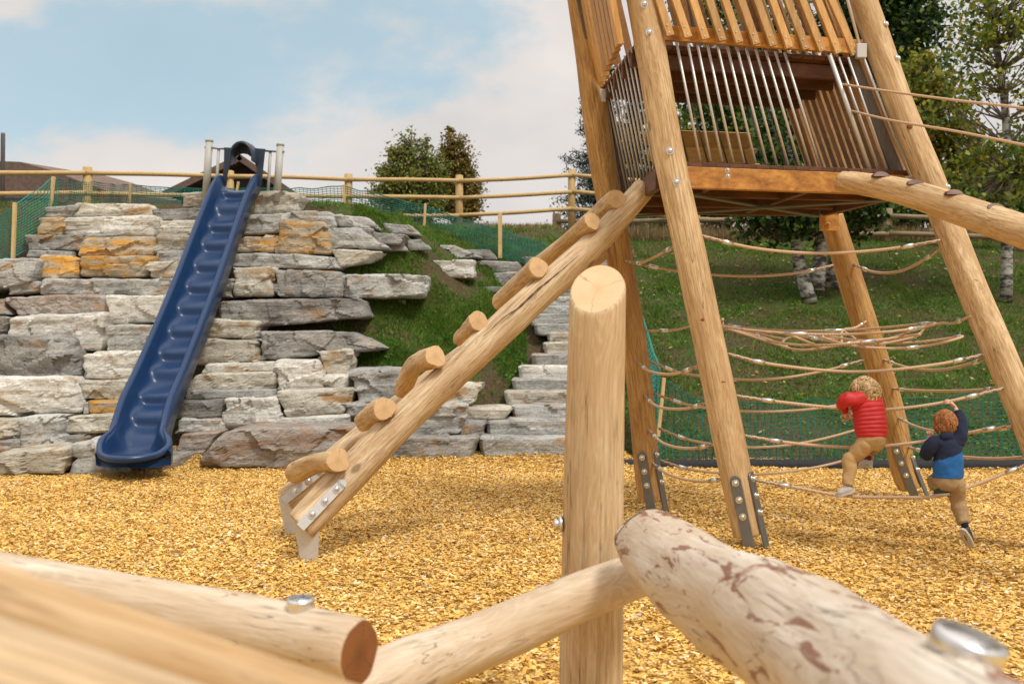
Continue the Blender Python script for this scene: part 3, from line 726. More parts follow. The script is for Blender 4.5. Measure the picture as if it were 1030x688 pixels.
# deck boards run front to back; ends show along the front edge
mb = MB(); nb = 19
for i in range(nb):
    u0, u1 = i/nb+.002, (i+1)/nb-.002
    a, b = FL.lerp(FR, (u0+u1)/2), BL.lerp(BR, (u0+u1)/2); d = (b-a).normalized()
    wv = (FR-FL).length/nb*.965
    mb.bar(a-d*.03+Vector((0, 0, .012)), b+d*.03+Vector((0, 0, .012)), wv, .028+.002*(i % 2))
mb.build('deck', M['plank_dark'], tower)
dz = Vector((0, 0, -.078))
mb = MB(); mb.bar(FL+dz+Vector((.12, 0, 0)), FR+dz, .05, .145); fb = mb.build('deck_beam', M['plank'], tower); fb['label'] = 'front deck beam with orange stain'
for a, b in ((BL, BR), (FL, BL), (FR, BR)):
    mb = MB(); d = (b-a).normalized(); mb.bar(a+dz+d*.04, b+dz-d*.04, .05, .14); mb.build('deck_beam', M['plank_dark'], tower)
for u_ in (.2, .4, .6, .8):
    mb = MB(); a, b = FL.lerp(FR, u_)+dz, BL.lerp(BR, u_)+dz; d = (b-a).normalized()
    if u_ in (.2, .6): mb.bar(a+d*.05, b-d*.05, .045, .12)
    else:
        a, b = FL.lerp(BL, u_)+dz, FR.lerp(BR, u_)+dz; d = (b-a).normalized(); mb.bar(a+d*.05, b-d*.05, .045, .09)
    mb.build('joist', M['plank_dark'], tower)
mb = MB(); lo_ = Vector((0, 0, -.16)); mb.bar(FL.lerp(BR, .04)+lo_, FL.lerp(BR, .96)+lo_, .05, .012); mb.bar(FR.lerp(BL, .04)+lo_*1.09, FR.lerp(BL, .96)+lo_*1.09, .05, .012)
mb.build('cross_brace', M['galv'], tower)
mb = MB(); mb.box(W(834,224,8.34), (.16, .02, .14)); mb.bolt(W(833,226,8.32), (0, -1, 0), .016); mb.build('beam_bracket', M['plank'], tower)
for p in (W(731,172,6.72), W(731.5,178,6.72), W(879,178,7.0), W(880,184,7.0)):
    b = MB(); b.bolt(p+Vector((0, -.02, 0)), (0, -1, 0), .012); b.build('bolt', M['steel'], tower)
# upper floor
mb = MB()
for i in range(nb):
    u_ = (i+.5)/nb; a, b = FLu.lerp(FRu, u_), BLu.lerp(BRu, u_); mb.bar(a+Vector((0, .05, -.02)), b+Vector((0, 0, -.02)), (FRu-FLu).length/nb*.97, .03+.002*(i % 2))
mb.build('upper_floor', M['plank_dark'], tower)
for u_ in (.15, .38, .62, .85):
    mb = MB(); a, b = FLu.lerp(BLu, u_), FRu.lerp(BRu, u_); mb.bar(a+Vector((0, 0, -.085)), b+Vector((0, 0, -.085)), .045, .1); mb.build('joist', M['plank_dark'], tower)
mb = MB(); a, b = FLu.lerp(FRu, .02)+Vector((0, -.0, .055)), FRu+Vector((0, 0, .055)); mb.bar(a, b, .035, .10, up=(FLu-FL)); mb.build('slat_rail', M['plank'], tower)
mb = MB(); a, b = W(668,52,6.95), W(703,60,7.0); mb.bar(a, b, .05, .07); mb.bar(W(706,62,7.0), W(745,28,7.3), .04, .05); mb.bar(W(705,62,7.05), W(690,-20,7.0), .035, .035); mb.build('frame_brace', M['galv'], tower)
# front upper slats
bx = [674, 692, 709.5, 726.5, 743.5, 760.7, 777.6, 794, 811, 827, 843.5, 860]; tx = [662.5, 679, 696.7, 713, 729, 745, 761, 776.5, 791.5, 806.7, 822, 835.8]
mb = MB()
for i in range(12):
    by = 36.5+i*1.75; u_ = i/11; D0 = 6.66+.37*u_
    p0 = W(bx[i], by, D0); k = -85/ -by if by else 1
    tpx = bx[i]+(tx[i]-bx[i])*(1+85/by*1.0); p1 = W(tpx, -85, D0+.02)
    mb.bar(p0, p1, .026, .056, up=(1, 0, 0))
# width axis across the panel: rebuild with explicit orientation
mb = MB(); bl = []
for i in range(12):
    by = 36.5+i*1.75; u_ = i/11; D0 = 6.64+.37*u_
    slope = (tx[i]-bx[i])/(-by); tpx = bx[i]+slope*(-85-by)
    p0, p1 = W(bx[i], by, D0), W(tpx, -85, D0+.03); d = (p1-p0).normalized()
    xx = (FRu-FLu).normalized(); xx = (xx-d*xx.dot(d)).normalized(); yy = d.cross(xx)
    mb.box((p0+p1)/2, (.056, .026, (p1-p0).length), Matrix((xx, yy, d)).transposed())
    for hh in (.02, .075): bl.append(p0+d*hh+Vector((0, -.015, 0)))
sp_ = mb.build('slat_panel', M['slat'], tower); sp_['label'] = 'front upper panel of spaced orange slats'
b = MB()
for p in bl: b.tube([p, p+Vector((0, -.004, 0))], .006, 8)
b.build('screw_heads', M['steel'], sp_)
def slat_wall(lo0, lo1, hi0, hi1, n, mat, fill=.6, label=None, k0=0, k1=1, th=.028):
    mb = MB()
    for i in range(n):
        u_ = (i+.5)/n; a = lo0.lerp(lo1, u_); c = hi0.lerp(hi1, u_); p0, p1 = a.lerp(c, k0), a.lerp(c, k1)
        d = (p1-p0).normalized(); xx = (lo1-lo0).normalized(); xx = (xx-d*xx.dot(d)).normalized(); yy = d.cross(xx)
        mb.box((p0+p1)/2, ((lo1-lo0).length/n*fill, th, (p1-p0).length), Matrix((xx, yy, d)).transposed())
    o = mb.build('slat_panel', mat, tower)
    if label: o['label'] = label
    return o
slat_wall(FR, BR, FRu, BRu, 12, M['slat_dark'], .56, 'brown slatted right wall of the lower room', 0.01, .99, .022)
slat_wall(BLu, BRu, TOP[3], TOP[2], 13, M['slat_dark'], .5, 'rear upper slats')
slat_wall(FRu, BRu, TOP[1], TOP[2], 9, M['slat_dark'], .3, 'right upper slats')
slat_wall(BLu-Vector((.02, 0, .02)), FLu-Vector((.1, 0, 0.02)), TOP[3], TOP[0]-Vector((.1, 0, 0)), 8, M['slat'], .72, 'left upper slats', 0, 1, .045)
# low solid panel at the back and its top rail
mb = MB(); up_ = (BLu-BL)
for k in range(4):
    a = bi(BL, BR, BRu, BLu, .16, .04+.15*k); b_ = bi(BL, BR, BRu, BLu, .70, .04+.15*k)
    mb.bar(a+Vector((0, 0, .06)), b_+Vector((0, 0, .06)), .035, .126, up=up_)
mb.build('back_panel', M['panel'], tower)
# rods
def rods(name, prs, r, mat='rod'):
    for p0, p1 in prs:
        mb = MB(); mb.tube([p0, p1], r, 10); mb.build(name, M[mat], tower)
rt = [680, 691.5, 701, 711.3, 721.5, 731.3, 741, 750.3, 760, 770, 779.6, 789]; rb = [704.3, 714.9, 726.5, 737.6, 748.5, 760, 771.3, 781.4, 792.8, 804, 814.8, 825]
rods('steel_rod', [(W(rt[i], 41+i*1.1, 6.74+.22*i/11), W(rb[i], 162+i*.55, 6.78+.24*i/11)) for i in range(12)], .0095)
rods('steel_rod', [(W(834.5,56,6.98), W(875,172,7.04))], .016)
rods('steel_rod', [(W(843.5,58,7.0), W(885,173,7.06)), (W(853,58,7.0), W(893,173,7.06))], .008)
rods('steel_rod', [(W(836,-60,7.0), W(867.5,56,7.03)), (W(867.5,56,7.03), W(916,178,7.06))], .011)
rods('steel_rod', [(BL.lerp(FL, .1+.085*i), BLu.lerp(FLu, .1+.085*i)) for i in range(11)], .0075)
rods('steel_rod', [(BL.lerp(BR, .06+.1*i), BLu.lerp(BRu, .06+.1*i)) for i in range(9)], .0055, 'galv')
for a, b_, mt, w_ in ((BL, ext(BL, BLu, .9), 'greyboard', .10), (BR, ext(BR, BRu, .9), 'slat_dark', .10), (FR+Vector((-.06, .05, 0)), FRu+Vector((-.05, .05, 0)), 'greyboard', .085)):
    mb = MB(); d = (b_-a).normalized(); xx = Vector((1, 0, 0)); xx = (xx-d*xx.dot(d)).normalized(); yy = d.cross(xx)
    mb.box((a+b_)/2, (w_, .05, (b_-a).length), Matrix((xx, yy, d)).transposed()); mb.build('corner_post', M[mt], tower)
for p in (W(602,68,7.72), W(605,97,7.72), W(866,52,7.0), W(915,185,7.0)):
    mb = MB(); mb.box(p, (.07, .05, .10)); mb.build('leg_clamp', M['rod'], tower)
# ------------------------------------------------------------------ climbing ladder of logs
lad = empty('log_ladder', (-1.3, 6.2, 0), 'crooked log ladder leaning from wood chips up to the tower deck', 'ladder')
S1 = [W(303,530,6.15), W(400,428,6.45), W(520,316,6.8), W(600,243,7.05), W(648,190,7.2)]
S2 = [W(287,503,6.95), W(400,410,7.25), W(520,318,7.6), W(606,252,7.8)]
log('stringer', S1, [.108, .110, .108, .1, .084], [M['ladder'], M['end']], lad, wob=.05, seed=21, step=.06, round_=1.0)
log('stringer', S2, [.085, .085, .08], [M['ladder'], M['end']], lad, wob=.05, seed=22, step=.08, round_=.6)
RUNG = [((340,463),(297,476),6.12,6.85,.066,(318,466)),((387,411),(366,424),6.3,6.95,.066,(377,416)),((438,358),(405,392),6.45,7.1,.064,(417,368)),
 ((481,323),(463,341),6.65,7.3,.056,None),((542,269),(502,305),6.8,7.45,.064,(525,284)),((596,222),(540,267),6.95,7.6,.06,(570,243)),((620,200),(590,224),7.05,7.7,.06,None),((652,186),(626,204),7.1,7.75,.05,None)]
RL = ['lowest', 'second', 'third', 'fourth', 'fifth', 'sixth', 'seventh', 'topmost']
for i, (a, b_, d0, d1, r, mid) in enumerate(RUNG[:7]):
    P = [W(*a, d0)]
    if mid: P.append(W(*mid, (d0+d1)/2))
    P.append(W(*b_, d1))
    o = log('rung', P, [r*1.15, r*1.02, r*1.06], [M['log'], M['end']], lad, seg=22, wob=.14, seed=31+i, step=.03, round_=1.0)
mb = MB(); ck = [W(486,338.5,6.585), W(505,321,6.645), W(522,309,6.70), W(541,291,6.755), W(560,276,6.82), W(582,257,6.89)]
mb.tube(catmull(ck, 40), [.0015+.0035*math.sin(math.pi*i/40)*(1+.5*math.sin(i*1.7)) for i in range(41)], 5); mb.build('drying_crack', M['plank_dark'], lad)
# foot plates
ax1 = (S1[1]-S1[0]).normalized()
for S, rr in ((S1, .110), (S2, .087)):
    ax1 = (S[1]-S[0]).normalized(); n_l = Vector((0, -1, 0)); n_l = (n_l-ax1*n_l.dot(ax1)).normalized(); sd2 = ax1.cross(n_l)
    c0 = S[0]+n_l*(rr+.004); mb = MB(); R = Matrix((sd2, n_l, ax1)).transposed()
    mb.box(c0+ax1*.165-sd2*0.0, (.06, .012, .36), R); mb.tube([c0+ax1*.345-n_l*.006, c0+ax1*.345+n_l*.006], .03, 18)
    pl = mb.build('foot_plate', M['rod'], lad)
    for tt in (.3, .2, .09):
        b = MB(); b.bolt(c0+ax1*tt+n_l*.006, n_l, .02); b.build('bolt', M['steel'], pl)
    g0 = S[0]+n_l*.02; mb = MB()
    q = [g0+Vector((-.05, 0, .03)), g0+Vector((.115, 0, .075)), g0+Vector((.10, 0, -.25)), g0+Vector((.0, 0, -.22))]
    vv = [p+Vector((0, -.006, 0)) for p in q]+[p+Vector((0, .006, 0)) for p in q]
    mb.add(vv, [[0, 3, 2, 1], [4, 5, 6, 7], [0, 1, 5, 4], [1, 2, 6, 5], [2, 3, 7, 6], [3, 0, 4, 7]]); mb.build('ground_plate', M['rod'], lad)
# ------------------------------------------------------------------ ramp log
ramp = empty('ramp_log', W(850,185,6.9), 'notched log ramp rising from the right to the tower deck', 'climbing log')
RP = [W(846,182,6.72), W(905,192,6.42), W(965,211,6.1), W(1030,233,5.75), W(1130,262,5.3), W(1280,318,4.8)]
log('log', RP, [.07, .085, .092, .096, .1, .102, .104], [M['log'], M['end']], ramp, wob=.05, seed=51, step=.05, round_=1.6)
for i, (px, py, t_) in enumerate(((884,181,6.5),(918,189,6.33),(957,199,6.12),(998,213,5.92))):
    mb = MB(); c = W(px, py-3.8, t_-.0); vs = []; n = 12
    # solid half-moon foothold; the notch's shade is put into its dark colour
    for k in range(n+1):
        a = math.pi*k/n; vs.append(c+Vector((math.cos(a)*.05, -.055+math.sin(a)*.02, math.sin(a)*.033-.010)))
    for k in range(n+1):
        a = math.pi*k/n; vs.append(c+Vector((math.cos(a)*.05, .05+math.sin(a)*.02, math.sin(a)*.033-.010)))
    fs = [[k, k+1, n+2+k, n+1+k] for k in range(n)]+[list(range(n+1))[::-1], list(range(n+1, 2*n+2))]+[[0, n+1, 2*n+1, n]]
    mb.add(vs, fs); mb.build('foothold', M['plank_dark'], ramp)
# ------------------------------------------------------------------ ropes
def rope(name, pts, label, r=.0105, ends=(1, 1), group='ropes of the climbing net'):
    P = [W(*p) for p in pts]; C = catmull(P, 28); mb = MB(); org = P[0]
    L = sum((C[i+1]-C[i]).length for i in range(28)); 
    mb.tube(C, r, 8); o = mb.build('rope', M['rope'], None, org); tag(o, label, 'rope', group)
    for e, (Q, on) in enumerate(((C, ends[0]), (C[::-1], ends[1]))):
        if not on: continue
        d = (Q[1]-Q[0]).normalized()
        # arclength positions
        def at(s):
            acc = 0
            for i in range(len(Q)-1):
                l = (Q[i+1]-Q[i]).length
                if acc+l >= s: return Q[i].lerp(Q[i+1], (s-acc)/l)
                acc += l
            return Q[-1]
        s0 = min(.17, L*.18); s1 = min(.25, L*.28)
        m2 = MB(); m2.tube([at(s0), at(s1)], r*1.55, 10); m2.build('ferrule', M['steel'], o)
        m3 = MB()
        nl = max(2, int(s0/.028))
        for q in range(nl):
            a, b_ = at(s0*q/nl), at(s0*(q+.9)/nl); cc = (a+b_)/2; dd_ = (b_-a); sidev = dd_.cross(Vector((0, 1, .3) if q % 2 else (0, -.3, 1))).normalized()*.008
            m3.tube([a+sidev, b_+sidev], .0045, 6); m3.tube([a-sidev, b_-sidev], .0045, 6); m3.tube([a-sidev, a+sidev], .0045, 6); m3.tube([b_-sidev, b_+sidev], .0045, 6)
        m3.build('chain', M['galv'], o)
    return o
rope('r', [(704,237,6.58),(760,250,6.7),(825,255,6.85),(890,251,6.85),(946,242,6.72)], 'uppermost tan rope sagging from front left leg to front right leg')
rope('r', [(628,262,7.8),(642,265,7.6),(660,258,7.1),(684,244,6.7)], 'uppermost short rope sagging between the two left legs')
rope('r', [(632,264,7.9),(690,274,8.0),(750,278,8.15),(800,275,8.3),(838,267,8.4)], 'uppermost rear rope from rear left leg to rear right leg')
rope('r', [(858,266,8.4),(880,274,8.0),(905,273,7.5),(930,261,7.0),(950,246,6.75)], 'uppermost right rope from rear right leg to front right leg')
rope('r', [(732,356,6.55),(780,367,6.55),(860,374,6.55),(940,367,6.5),(996,355,6.5)], 'tan front rope just below the round web, leg to leg')
rope('r', [(641,364,7.8),(655,374,7.4),(680,376,6.9),(710,364,6.6)], 'short rope between the left legs below the round web')
rope('r', [(650,362,7.9),(690,376,8.0),(760,382,8.2),(820,375,8.4),(872,361,8.5)], 'rear rope sagging just below the round web')
rope('r', [(886,361,8.5),(915,370,7.9),(945,372,7.2),(975,366,6.8),(998,358,6.5)], 'right side rope just below the round web')
rope('r', [(740,398,6.53),(790,405,6.5),(845,410.5,6.45),(890,412,6.5),(948,405,6.45),(1011,390,6.4)], 'front rope the blue jacket child grips and red jacket child leans over')
rope('r', [(647,397,7.85),(662,409,7.4),(690,411,6.9),(718,402,6.6)], 'short rope between the left legs at net top height')
rope('r', [(658,396,7.9),(700,409,8.0),(760,414,8.2),(820,411,8.4),(880,400,8.5)], 'rear rope crossing in front of green net top behind red child')
rope('r', [(896,391,8.5),(930,393,7.8),(970,393,7.0),(1012,390,6.45)], 'taut right side rope passing above the blue jacket child')
rope('r', [(748,438,6.52),(800,446,6.5),(860,450,6.5),(905,447,6.5),(945,441,6.6),(985,433,6.5),(1031,426,6.4)], 'front rope level with the thighs of the red jacket child')
rope('r', [(651,431,7.85),(668,446,7.4),(695,451,6.9),(728,444,6.6)], 'short rope between left legs, second from the chips')
rope('r', [(663,431,7.9),(700,444,8.0),(760,450,8.2),(820,443,8.4),(890,424,8.5)], 'rear rope second from the chips behind red jacket child')
rope('r', [(903,420,8.5),(925,430,7.9),(960,436,7.2),(1000,432,6.7),(1033,426,6.4)], 'right side rope sagging beside the blue jacket child')
rope('r', [(757,482,6.5),(800,490,6.46),(848,498.5,6.36),(900,500,6.36),(945,498.5,6.34),(990,484,6.4),(1050,460,6.35)], 'lowest front rope that both children stand on')
rope('r', [(655,465,7.85),(675,478,7.4),(705,484,6.9),(740,480,6.6)], 'lowest short rope between the left legs')
rope('r', [(664,463,7.9),(700,473,8.0),(760,477,8.2),(830,468,8.4),(897,447,8.5)], 'lowest rear rope above the black net edge')
rope('r', [(914,450,8.5),(940,456,7.9),(975,460,7.2),(1010,461,6.8),(1060,456,6.4)], 'lowest right side rope behind the blue jacket child')
rope('h', [(847,85,7.0),(900,93,6.6),(960,101,6.1),(1030,109,5.6),(1120,122,5.0)], 'upper hand rope running right from the tower rod', r=.008, ends=(0, 0), group='hand ropes of the ramp')
rope('h', [(857,112,7.0),(900,122,6.6),(960,132,6.1),(1030,146,5.6),(1120,164,5.0)], 'lower hand rope running right from the tower rod', r=.008, ends=(0, 0), group='hand ropes of the ramp')
# round web
web = empty('rope_web', W(835,338,7.3), 'round tan rope web stretched level between the tower legs', 'rope web')
WC = W(835,340,7.35)
def wring(rx, ry, z, ph=0, cx_=0, cy_=0):
    return [WC+Vector((cx_+rx*math.cos(a), cy_+ry*math.sin(a), z+.035*math.cos(2*a+ph)+.02*math.sin(a))) for a in [2*math.pi*k/36 for k in range(37)]]
RG = [wring(.82, .75, .075, .4, -.1), wring(.58, .5, .0, 1.2, .05), wring(.34, .3, -.04, 2), wring(.5, .28, -.02, .5, .35, -.25)]
for k, C in enumerate(RG):
    mb = MB(); mb.tube(C, .0095, 7, cap=False); o = mb.build('rope_ring', M['rope'], web)
    for q in range(0, 36, 6 if k == 0 else 9):
        m2 = MB(); m2.tube([C[q], C[q]*.5+C[q+1]*.5, C[q+1]], .0145, 8); m2.build('ferrule', M['steel'], o)
for pA, a in ((W(727,321,6.57), 3.6), (W(977,318,6.55), 5.9), (W(646,333,7.9), 2.7), (W(873,322,8.45), 1.2)):
    t_ = RG[0][int(a/(2*math.pi)*36)]; mid = pA.lerp(RG[2][int(a/(2*math.pi)*36)], .55)+Vector((0, 0, -.04))
    mb = MB(); C = catmull([pA, pA.lerp(t_, .5)+Vector((0, 0, -.02)), t_, RG[2][int(a/(2*math.pi)*36)]], 16); mb.tube(C, .0095, 7); o = mb.build('anchor_rope', M['rope'], web)
    m2 = MB(); m2.tube([C[2], C[3]], .015, 8); m2.build('ferrule', M['steel'], o)
for a in range(0, 36, 6):
    mb = MB(); mb.tube(catmull([RG[0][a], RG[1][a], RG[2][a]], 10), .0095, 7); mb.build('spoke_rope', M['rope'], web)
# ------------------------------------------------------------------ foreground logs
pst = log('upright_post', [W(594,745,3.46), W(597,500,3.48), W(601,290,3.5)], [.112, .108, .103, .098], [M['post'], M['end_top']], None, seg=40, wob=.02, seed=61, step=.05, shear1=(.22, .95), round_=.35)
tag(pst, 'pale peeled upright post with slanted cut top in the foreground', 'post')
for p, d in ((W(566,527,3.47), (-1, -.1, 0)),):
    mb = MB(); mb.tube([p, p+Vector((-.012, 0, 0))], .028, 18); mb.tube([p+Vector((-.012, 0, 0)), p+Vector((-.03, 0, 0))], .02, 6); mb.build('bolt', M['steel'], pst)
cross = log('rail_log', [W(300,735,2.25), W(400,678,2.55), W(500,637,2.9), W(590,598,3.2), W(665,570,3.35)], [.083, .082, .08, .078, .074], [M['pale2'], M['end']], None, wob=.05, seed=62, step=.05)
tag(cross, 'pale log rail running behind the big balance log and across the post', 'log')
big = log('balance_log', [W(652,545,3.15), W(700,585,2.6), W(775,625,2.05), W(862,682,1.55), W(945,752,1.2), W(1090,880,.88)], [.108, .122, .126, .124, .12, .118], [M['pale'], M['pale']], None, seg=48, wob=.10, seed=63, step=.03, round_=1.6)
tag(big, 'thick pale balance log with brown stains and a steel cup in the right foreground', 'log')
def cup(c, n, r, parent, label=None):
    n = Vector(n).normalized(); c = Vector(c); mb = MB()
    mb.tube([c-n*.012, c+n*.016, c+n*.0185, c+n*.0185, c+n*.008, c+n*.006], [r, r, r*.95, r*.78, r*.70, r*.05], 40)
    mb.tube([c, c+n*.014], r*.35, 6)
    return mb.build('steel_cup', M['steel'], parent)
cup(W(940,750,1.2)+Vector((.22, -.2, 1)).normalized()*.128, (.30, -.16, 1), .043, big)
lft = log('balance_log', [W(362,657,1.9), W(200,622,2.13), W(0,588,2.4), W(-300,545,2.85)], [.066, .072, .084, .09], [M['pale2'], M['end_red']], None, seg=40, wob=.05, seed=64, step=.04, round_=.8)
tag(lft, 'pale log with a red brown cut end and steel cup in the left foreground', 'log')
cup(W(303,644,1.985)+Vector((0, -.1, 1)).normalized()*.068, (0, -.1, 1), .027, lft)
for nm_, pp_, r_, lab_ in (('balance_log', [W(800,872,.97), W(340,722,.95), W(0,608,.94), W(-500,442,.92)], .033, 'blurred log second closest to camera, lying above the nearest one bottom left'),
                     ('balance_log', [W(900,1060,.72), W(340,884,.70), W(0,768,.69), W(-600,556,.68)], .09, 'nearest, most blurred log filling the bottom left corner')):
    tag(log(nm_, pp_, [r_, r_, r_], [M['log' if r_ < .05 else 'ladder'], M['end']], None, seg=40, wob=.03, seed=65+int(r_*100), step=.03), lab_, 'log', 'close logs in the bottom left corner')
# ------------------------------------------------------------------ slide
sl = empty('slide', (-3.9, 12, 0), 'blue wavy plastic slide running down the stone wall to the wood chips', 'slide')
path = [(-3.84, 14.05, 3.47), (-3.835, 13.85, 3.42), (-3.86, 13.4, 3.0), (-3.89, 12.3, 1.9), (-3.92, 11.3, .98), (-3.92, 10.8, .60), (-3.87, 10.4, .31), (-3.79, 10.05, .19), (-3.72, 9.78, .17)]
Cp = catmull(path, 240); n = len(Cp)-1; ring_pts = []
V = []; Fs = []
def section(k):
    # inner then outer profile, x across, h up from floor
    e = k/n; fl = sst(.90, 1.0, e); 
    hw = .235+.12*fl; hh = .215-.10*sst(.94, 1, e)
    s = 0
    ph = (e*14.5) % 1; fr_ = (e*14.5) % 1; wave = .075*(sst(0, .78, fr_) if fr_ < .78 else 1-sst(.78, 1, fr_))*(1-sst(.84, .92, e))-.03
    pr = [(-hw-.055, -.03), (-hw-.06, hh-.03), (-hw-.045, hh+.0), (-hw-.02, hh+.012), (-hw+.005, hh), (-hw+.02, hh-.03), (-hw+.04, .09), (-hw+.06, .04), (-hw+.1, .012+wave*.7), (-hw*.4, wave), (0, -.004+wave*.9),
          (hw*.4, wave), (hw-.1, .012+wave*.7), (hw-.06, .04), (hw-.04, .09), (hw-.02, hh-.03), (hw-.005, hh), (hw+.02, hh+.012), (hw+.045, hh), (hw+.06, hh-.03), (hw+.055, -.03), (hw*.7, -.05), (-hw*.7, -.05)]
    return pr
for k in range(n+1):
    c = Cp[k]; tg = (Cp[min(k+1, n)]-Cp[max(k-1, 0)]).normalized(); up = Vector((1, 0, 0)).cross(-tg); up = -up if up.z < 0 else up
    lip = sst(.955, 1.0, k/n)
    for (x_, h_) in section(k):
        bul = (1-min(1, abs(x_)/.38)**2)*.28*lip
        hh_ = h_
        if abs(x_) < .30 and h_ > -.07: hh_ = h_+.06*lip**2*(1 if h_ > -.045 else .3)
        V.append(c+Vector((1, 0, 0))*x_*(1-.10*lip)+up*hh_+Vector((0, -bul, 0)))
S_ = len(section(0))
for k in range(n):
    for j in range(S_):
        a, b_ = k*S_+j, k*S_+(j+1) % S_; Fs.append([a, b_, b_+S_, a+S_])
Fs.append(list(range(S_))); Fs.append([n*S_+j for j in range(S_)][::-1])
mb = MB(); mb.add(V, Fs, 0, True); ch = mb.build('chute', M['slide'], sl)
# rolled rim round the exit
mb = MB(); rim = []; tgE = (Cp[n]-Cp[n-1]).normalized(); upE = Vector((1, 0, 0)).cross(tgE); upE = upE if upE.z > 0 else -upE
for e_ in (.90, .93, .96, .985):
    k = int(n*e_); pr = section(k); rim.append(Cp[k]+Vector((pr[3][0]*(1-.1*sst(.955, 1, e_)), 0, 0))+upE*pr[3][1])
for k in range(1, 16):
    x_ = -.36+.72*k/16; rim.append(Cp[n]+Vector((x_*.9, -(1-min(1, abs(x_)/.38)**2)*.28, 0))+upE*(.062+.045*(abs(x_)/.36)**3))
for e_ in (.985, .96, .93, .90):
    k = int(n*e_); pr = section(k); rim.append(Cp[k]+Vector((-pr[3][0]*(1-.1*sst(.955, 1, e_)), 0, 0))+upE*pr[3][1])
rim = catmull(rim, 60); mb.tube(rim, [.012+.022*min(1, min(i, 60-i)/10) for i in range(61)], 12); mb.build('exit_rim', M['slide'], sl)
# hood
hx = -3.79; hy = 14.0
def hp(px, py, d=14.0): return W(px, py, d)
outer = [(223,187),(225,168),(225.5,148.5),(232,148.8),(238,148),(241,145.5),(246,144.2),(251,145.8),(254.5,149),(260,149.6),(267,150),(265,169),(263,188)]
inner = [(228,187),(229,176),(231,168),(234,161.5),(237.5,157.5),(241,155.5),(245,154.8),(249,155.6),(252.5,158),(256,162.5),(258,169),(258.6,177),(259,188)]
mb = MB(); vs = []
for d in (13.95, 14.05):
    for p in outer: vs.append(hp(*p, d))
    for p in inner: vs.append(hp(*p, d))
m_ = len(outer); fs = []
for i in range(m_-1):
    fs.append([i, i+1, m_+i+1, m_+i]); fs.append([2*m_+i, 3*m_+i, 3*m_+i+1, 2*m_+i+1])
    fs.append([i, 2*m_+i, 2*m_+i+1, i+1]); fs.append([m_+i, m_+i+1, 3*m_+i+1, 3*m_+i])
fs.append([0, m_, 3*m_, 2*m_]); fs.append([m_-1, 3*m_-1, 4*m_-1, 2*m_-1])
mb.add(vs, fs); mb.build('entry_panel', M['hood'], sl)
mb = MB(); vs = []; fs = []; na = 24
for j, (dd_, ro, ri) in enumerate(((13.72, .175, .152), (13.8, .19, .155), (14.02, .2, .155))):
    for k in range(na+1):
        a = math.pi*(-.06+1.12*k/na); cx0, cz0 = W(246.5,162,13.95).x, W(245,162,13.95).z
        for r in (ro, ri): vs.append(Vector((cx0+math.cos(a)*r*.95, dd_, cz0+math.sin(a)*r*1.32)))
w2 = 2*(na+1)
for j in range(2):
    for k in range(na):
        for q in (0, 1):
            a = j*w2+2*k+q; fs.append([a, a+2, a+2+w2, a+w2] if q == 0 else [a, a+w2, a+w2+2, a+2])
for k in range(na): fs.append([2*k, 2*k+1, 2*k+3, 2*k+2])
mb.add(vs, fs, 0, True); mb.build('hood', M['hood'], sl)
for a, b_ in (((210.5,143),(207,200)), ((282,147),(278,203))):
    mb = MB(); mb.tube([W(*b_, 14.05), W(*a, 14.05)], .052, 18); p = W(*a, 14.05); mb.tube([p, p+Vector((0, 0, .03)), p+Vector((0, 0, .04))], [.056, .056, .03], 18); mb.build('post', M['greypost'], sl)
for a, b_ in (((220,150),(217,200)), ((272,152),(269,202))):
    mb = MB(); mb.tube([W(*b_, 14.05), W(*a, 14.05)], .021, 10); mb.build('bar', M['greypost'], sl)
for a, b_ in (((206,148.5),(226,150)), ((266,152),(286,153))):
    mb = MB(); mb.tube([W(*b_, 14.03), W(*a, 14.03)], .014, 8); mb.build('top_rail', M['galv'], sl)
# ------------------------------------------------------------------ fences
def fence(label, posts, rails, post_h, r_post, r_rail, mat, extra=0, group='post and rail fences'):
    """posts: (px, D); rail heights above the ground"""
    P = [Vector(((px-515)/F*D, D, 0)) for px, D in posts]
    f = empty('rail_fence', Vector((P[0].x, P[0].y, T(P[0].x, P[0].y))), label, 'fence', group)
    for i, p in enumerate(P):
        zt = posts_top[i] if posts_top else T(p.x, p.y)+post_h
        mb = MB(); mb.tube([Vector((p.x, p.y, zt-post_h-.3)), Vector((p.x, p.y, zt-.01)), Vector((p.x, p.y, zt))], [r_post, r_post, r_post*.85], 14); mb.build('post', M[mat], f)
    for h in rails:
        for i in range(len(P)-1):
            za = (posts_top[i] if posts_top else T(P[i].x, P[i].y)+post_h)-post_h+h; zb = (posts_top[i+1] if posts_top else T(P[i+1].x, P[i+1].y)+post_h)-post_h+h
            a, b_ = Vector((P[i].x, P[i].y-r_post*.9, za+random.uniform(-.01, .01))), Vector((P[i+1].x, P[i+1].y-r_post*.9, zb+random.uniform(-.01, .01)))
            mb = MB(); mb.tube(catmull([a, (a+b_)/2+Vector((0, 0, random.uniform(-.02, .02))), b_], 6), r_rail, 10); mb.build('rail', M[mat], f)
    return f
PT = [(-60,17.6,167),(88,18.5,168),(231,20.3,172),(350.5,21.5,175),(462,22,176.5),(575,22.5,171),(700,23,182),(830,23.5,190)]
posts_top = [H+(344-py)/F*D for px, D, py in PT]
fence('new yellow pole fence along the hilltop left of the tower', [(p[0], p[1]) for p in PT], (.33, .72, 1.14-.05), 1.22, .085, .045, 'fence')
PT2 = [(560,23,215),(700,23,214),(791,23,213.5),(893,22,210),(1012,21.3,214),(1130,20.5,216)]
posts_top = [H+(344-py)/F*D for px, D, py in PT2]
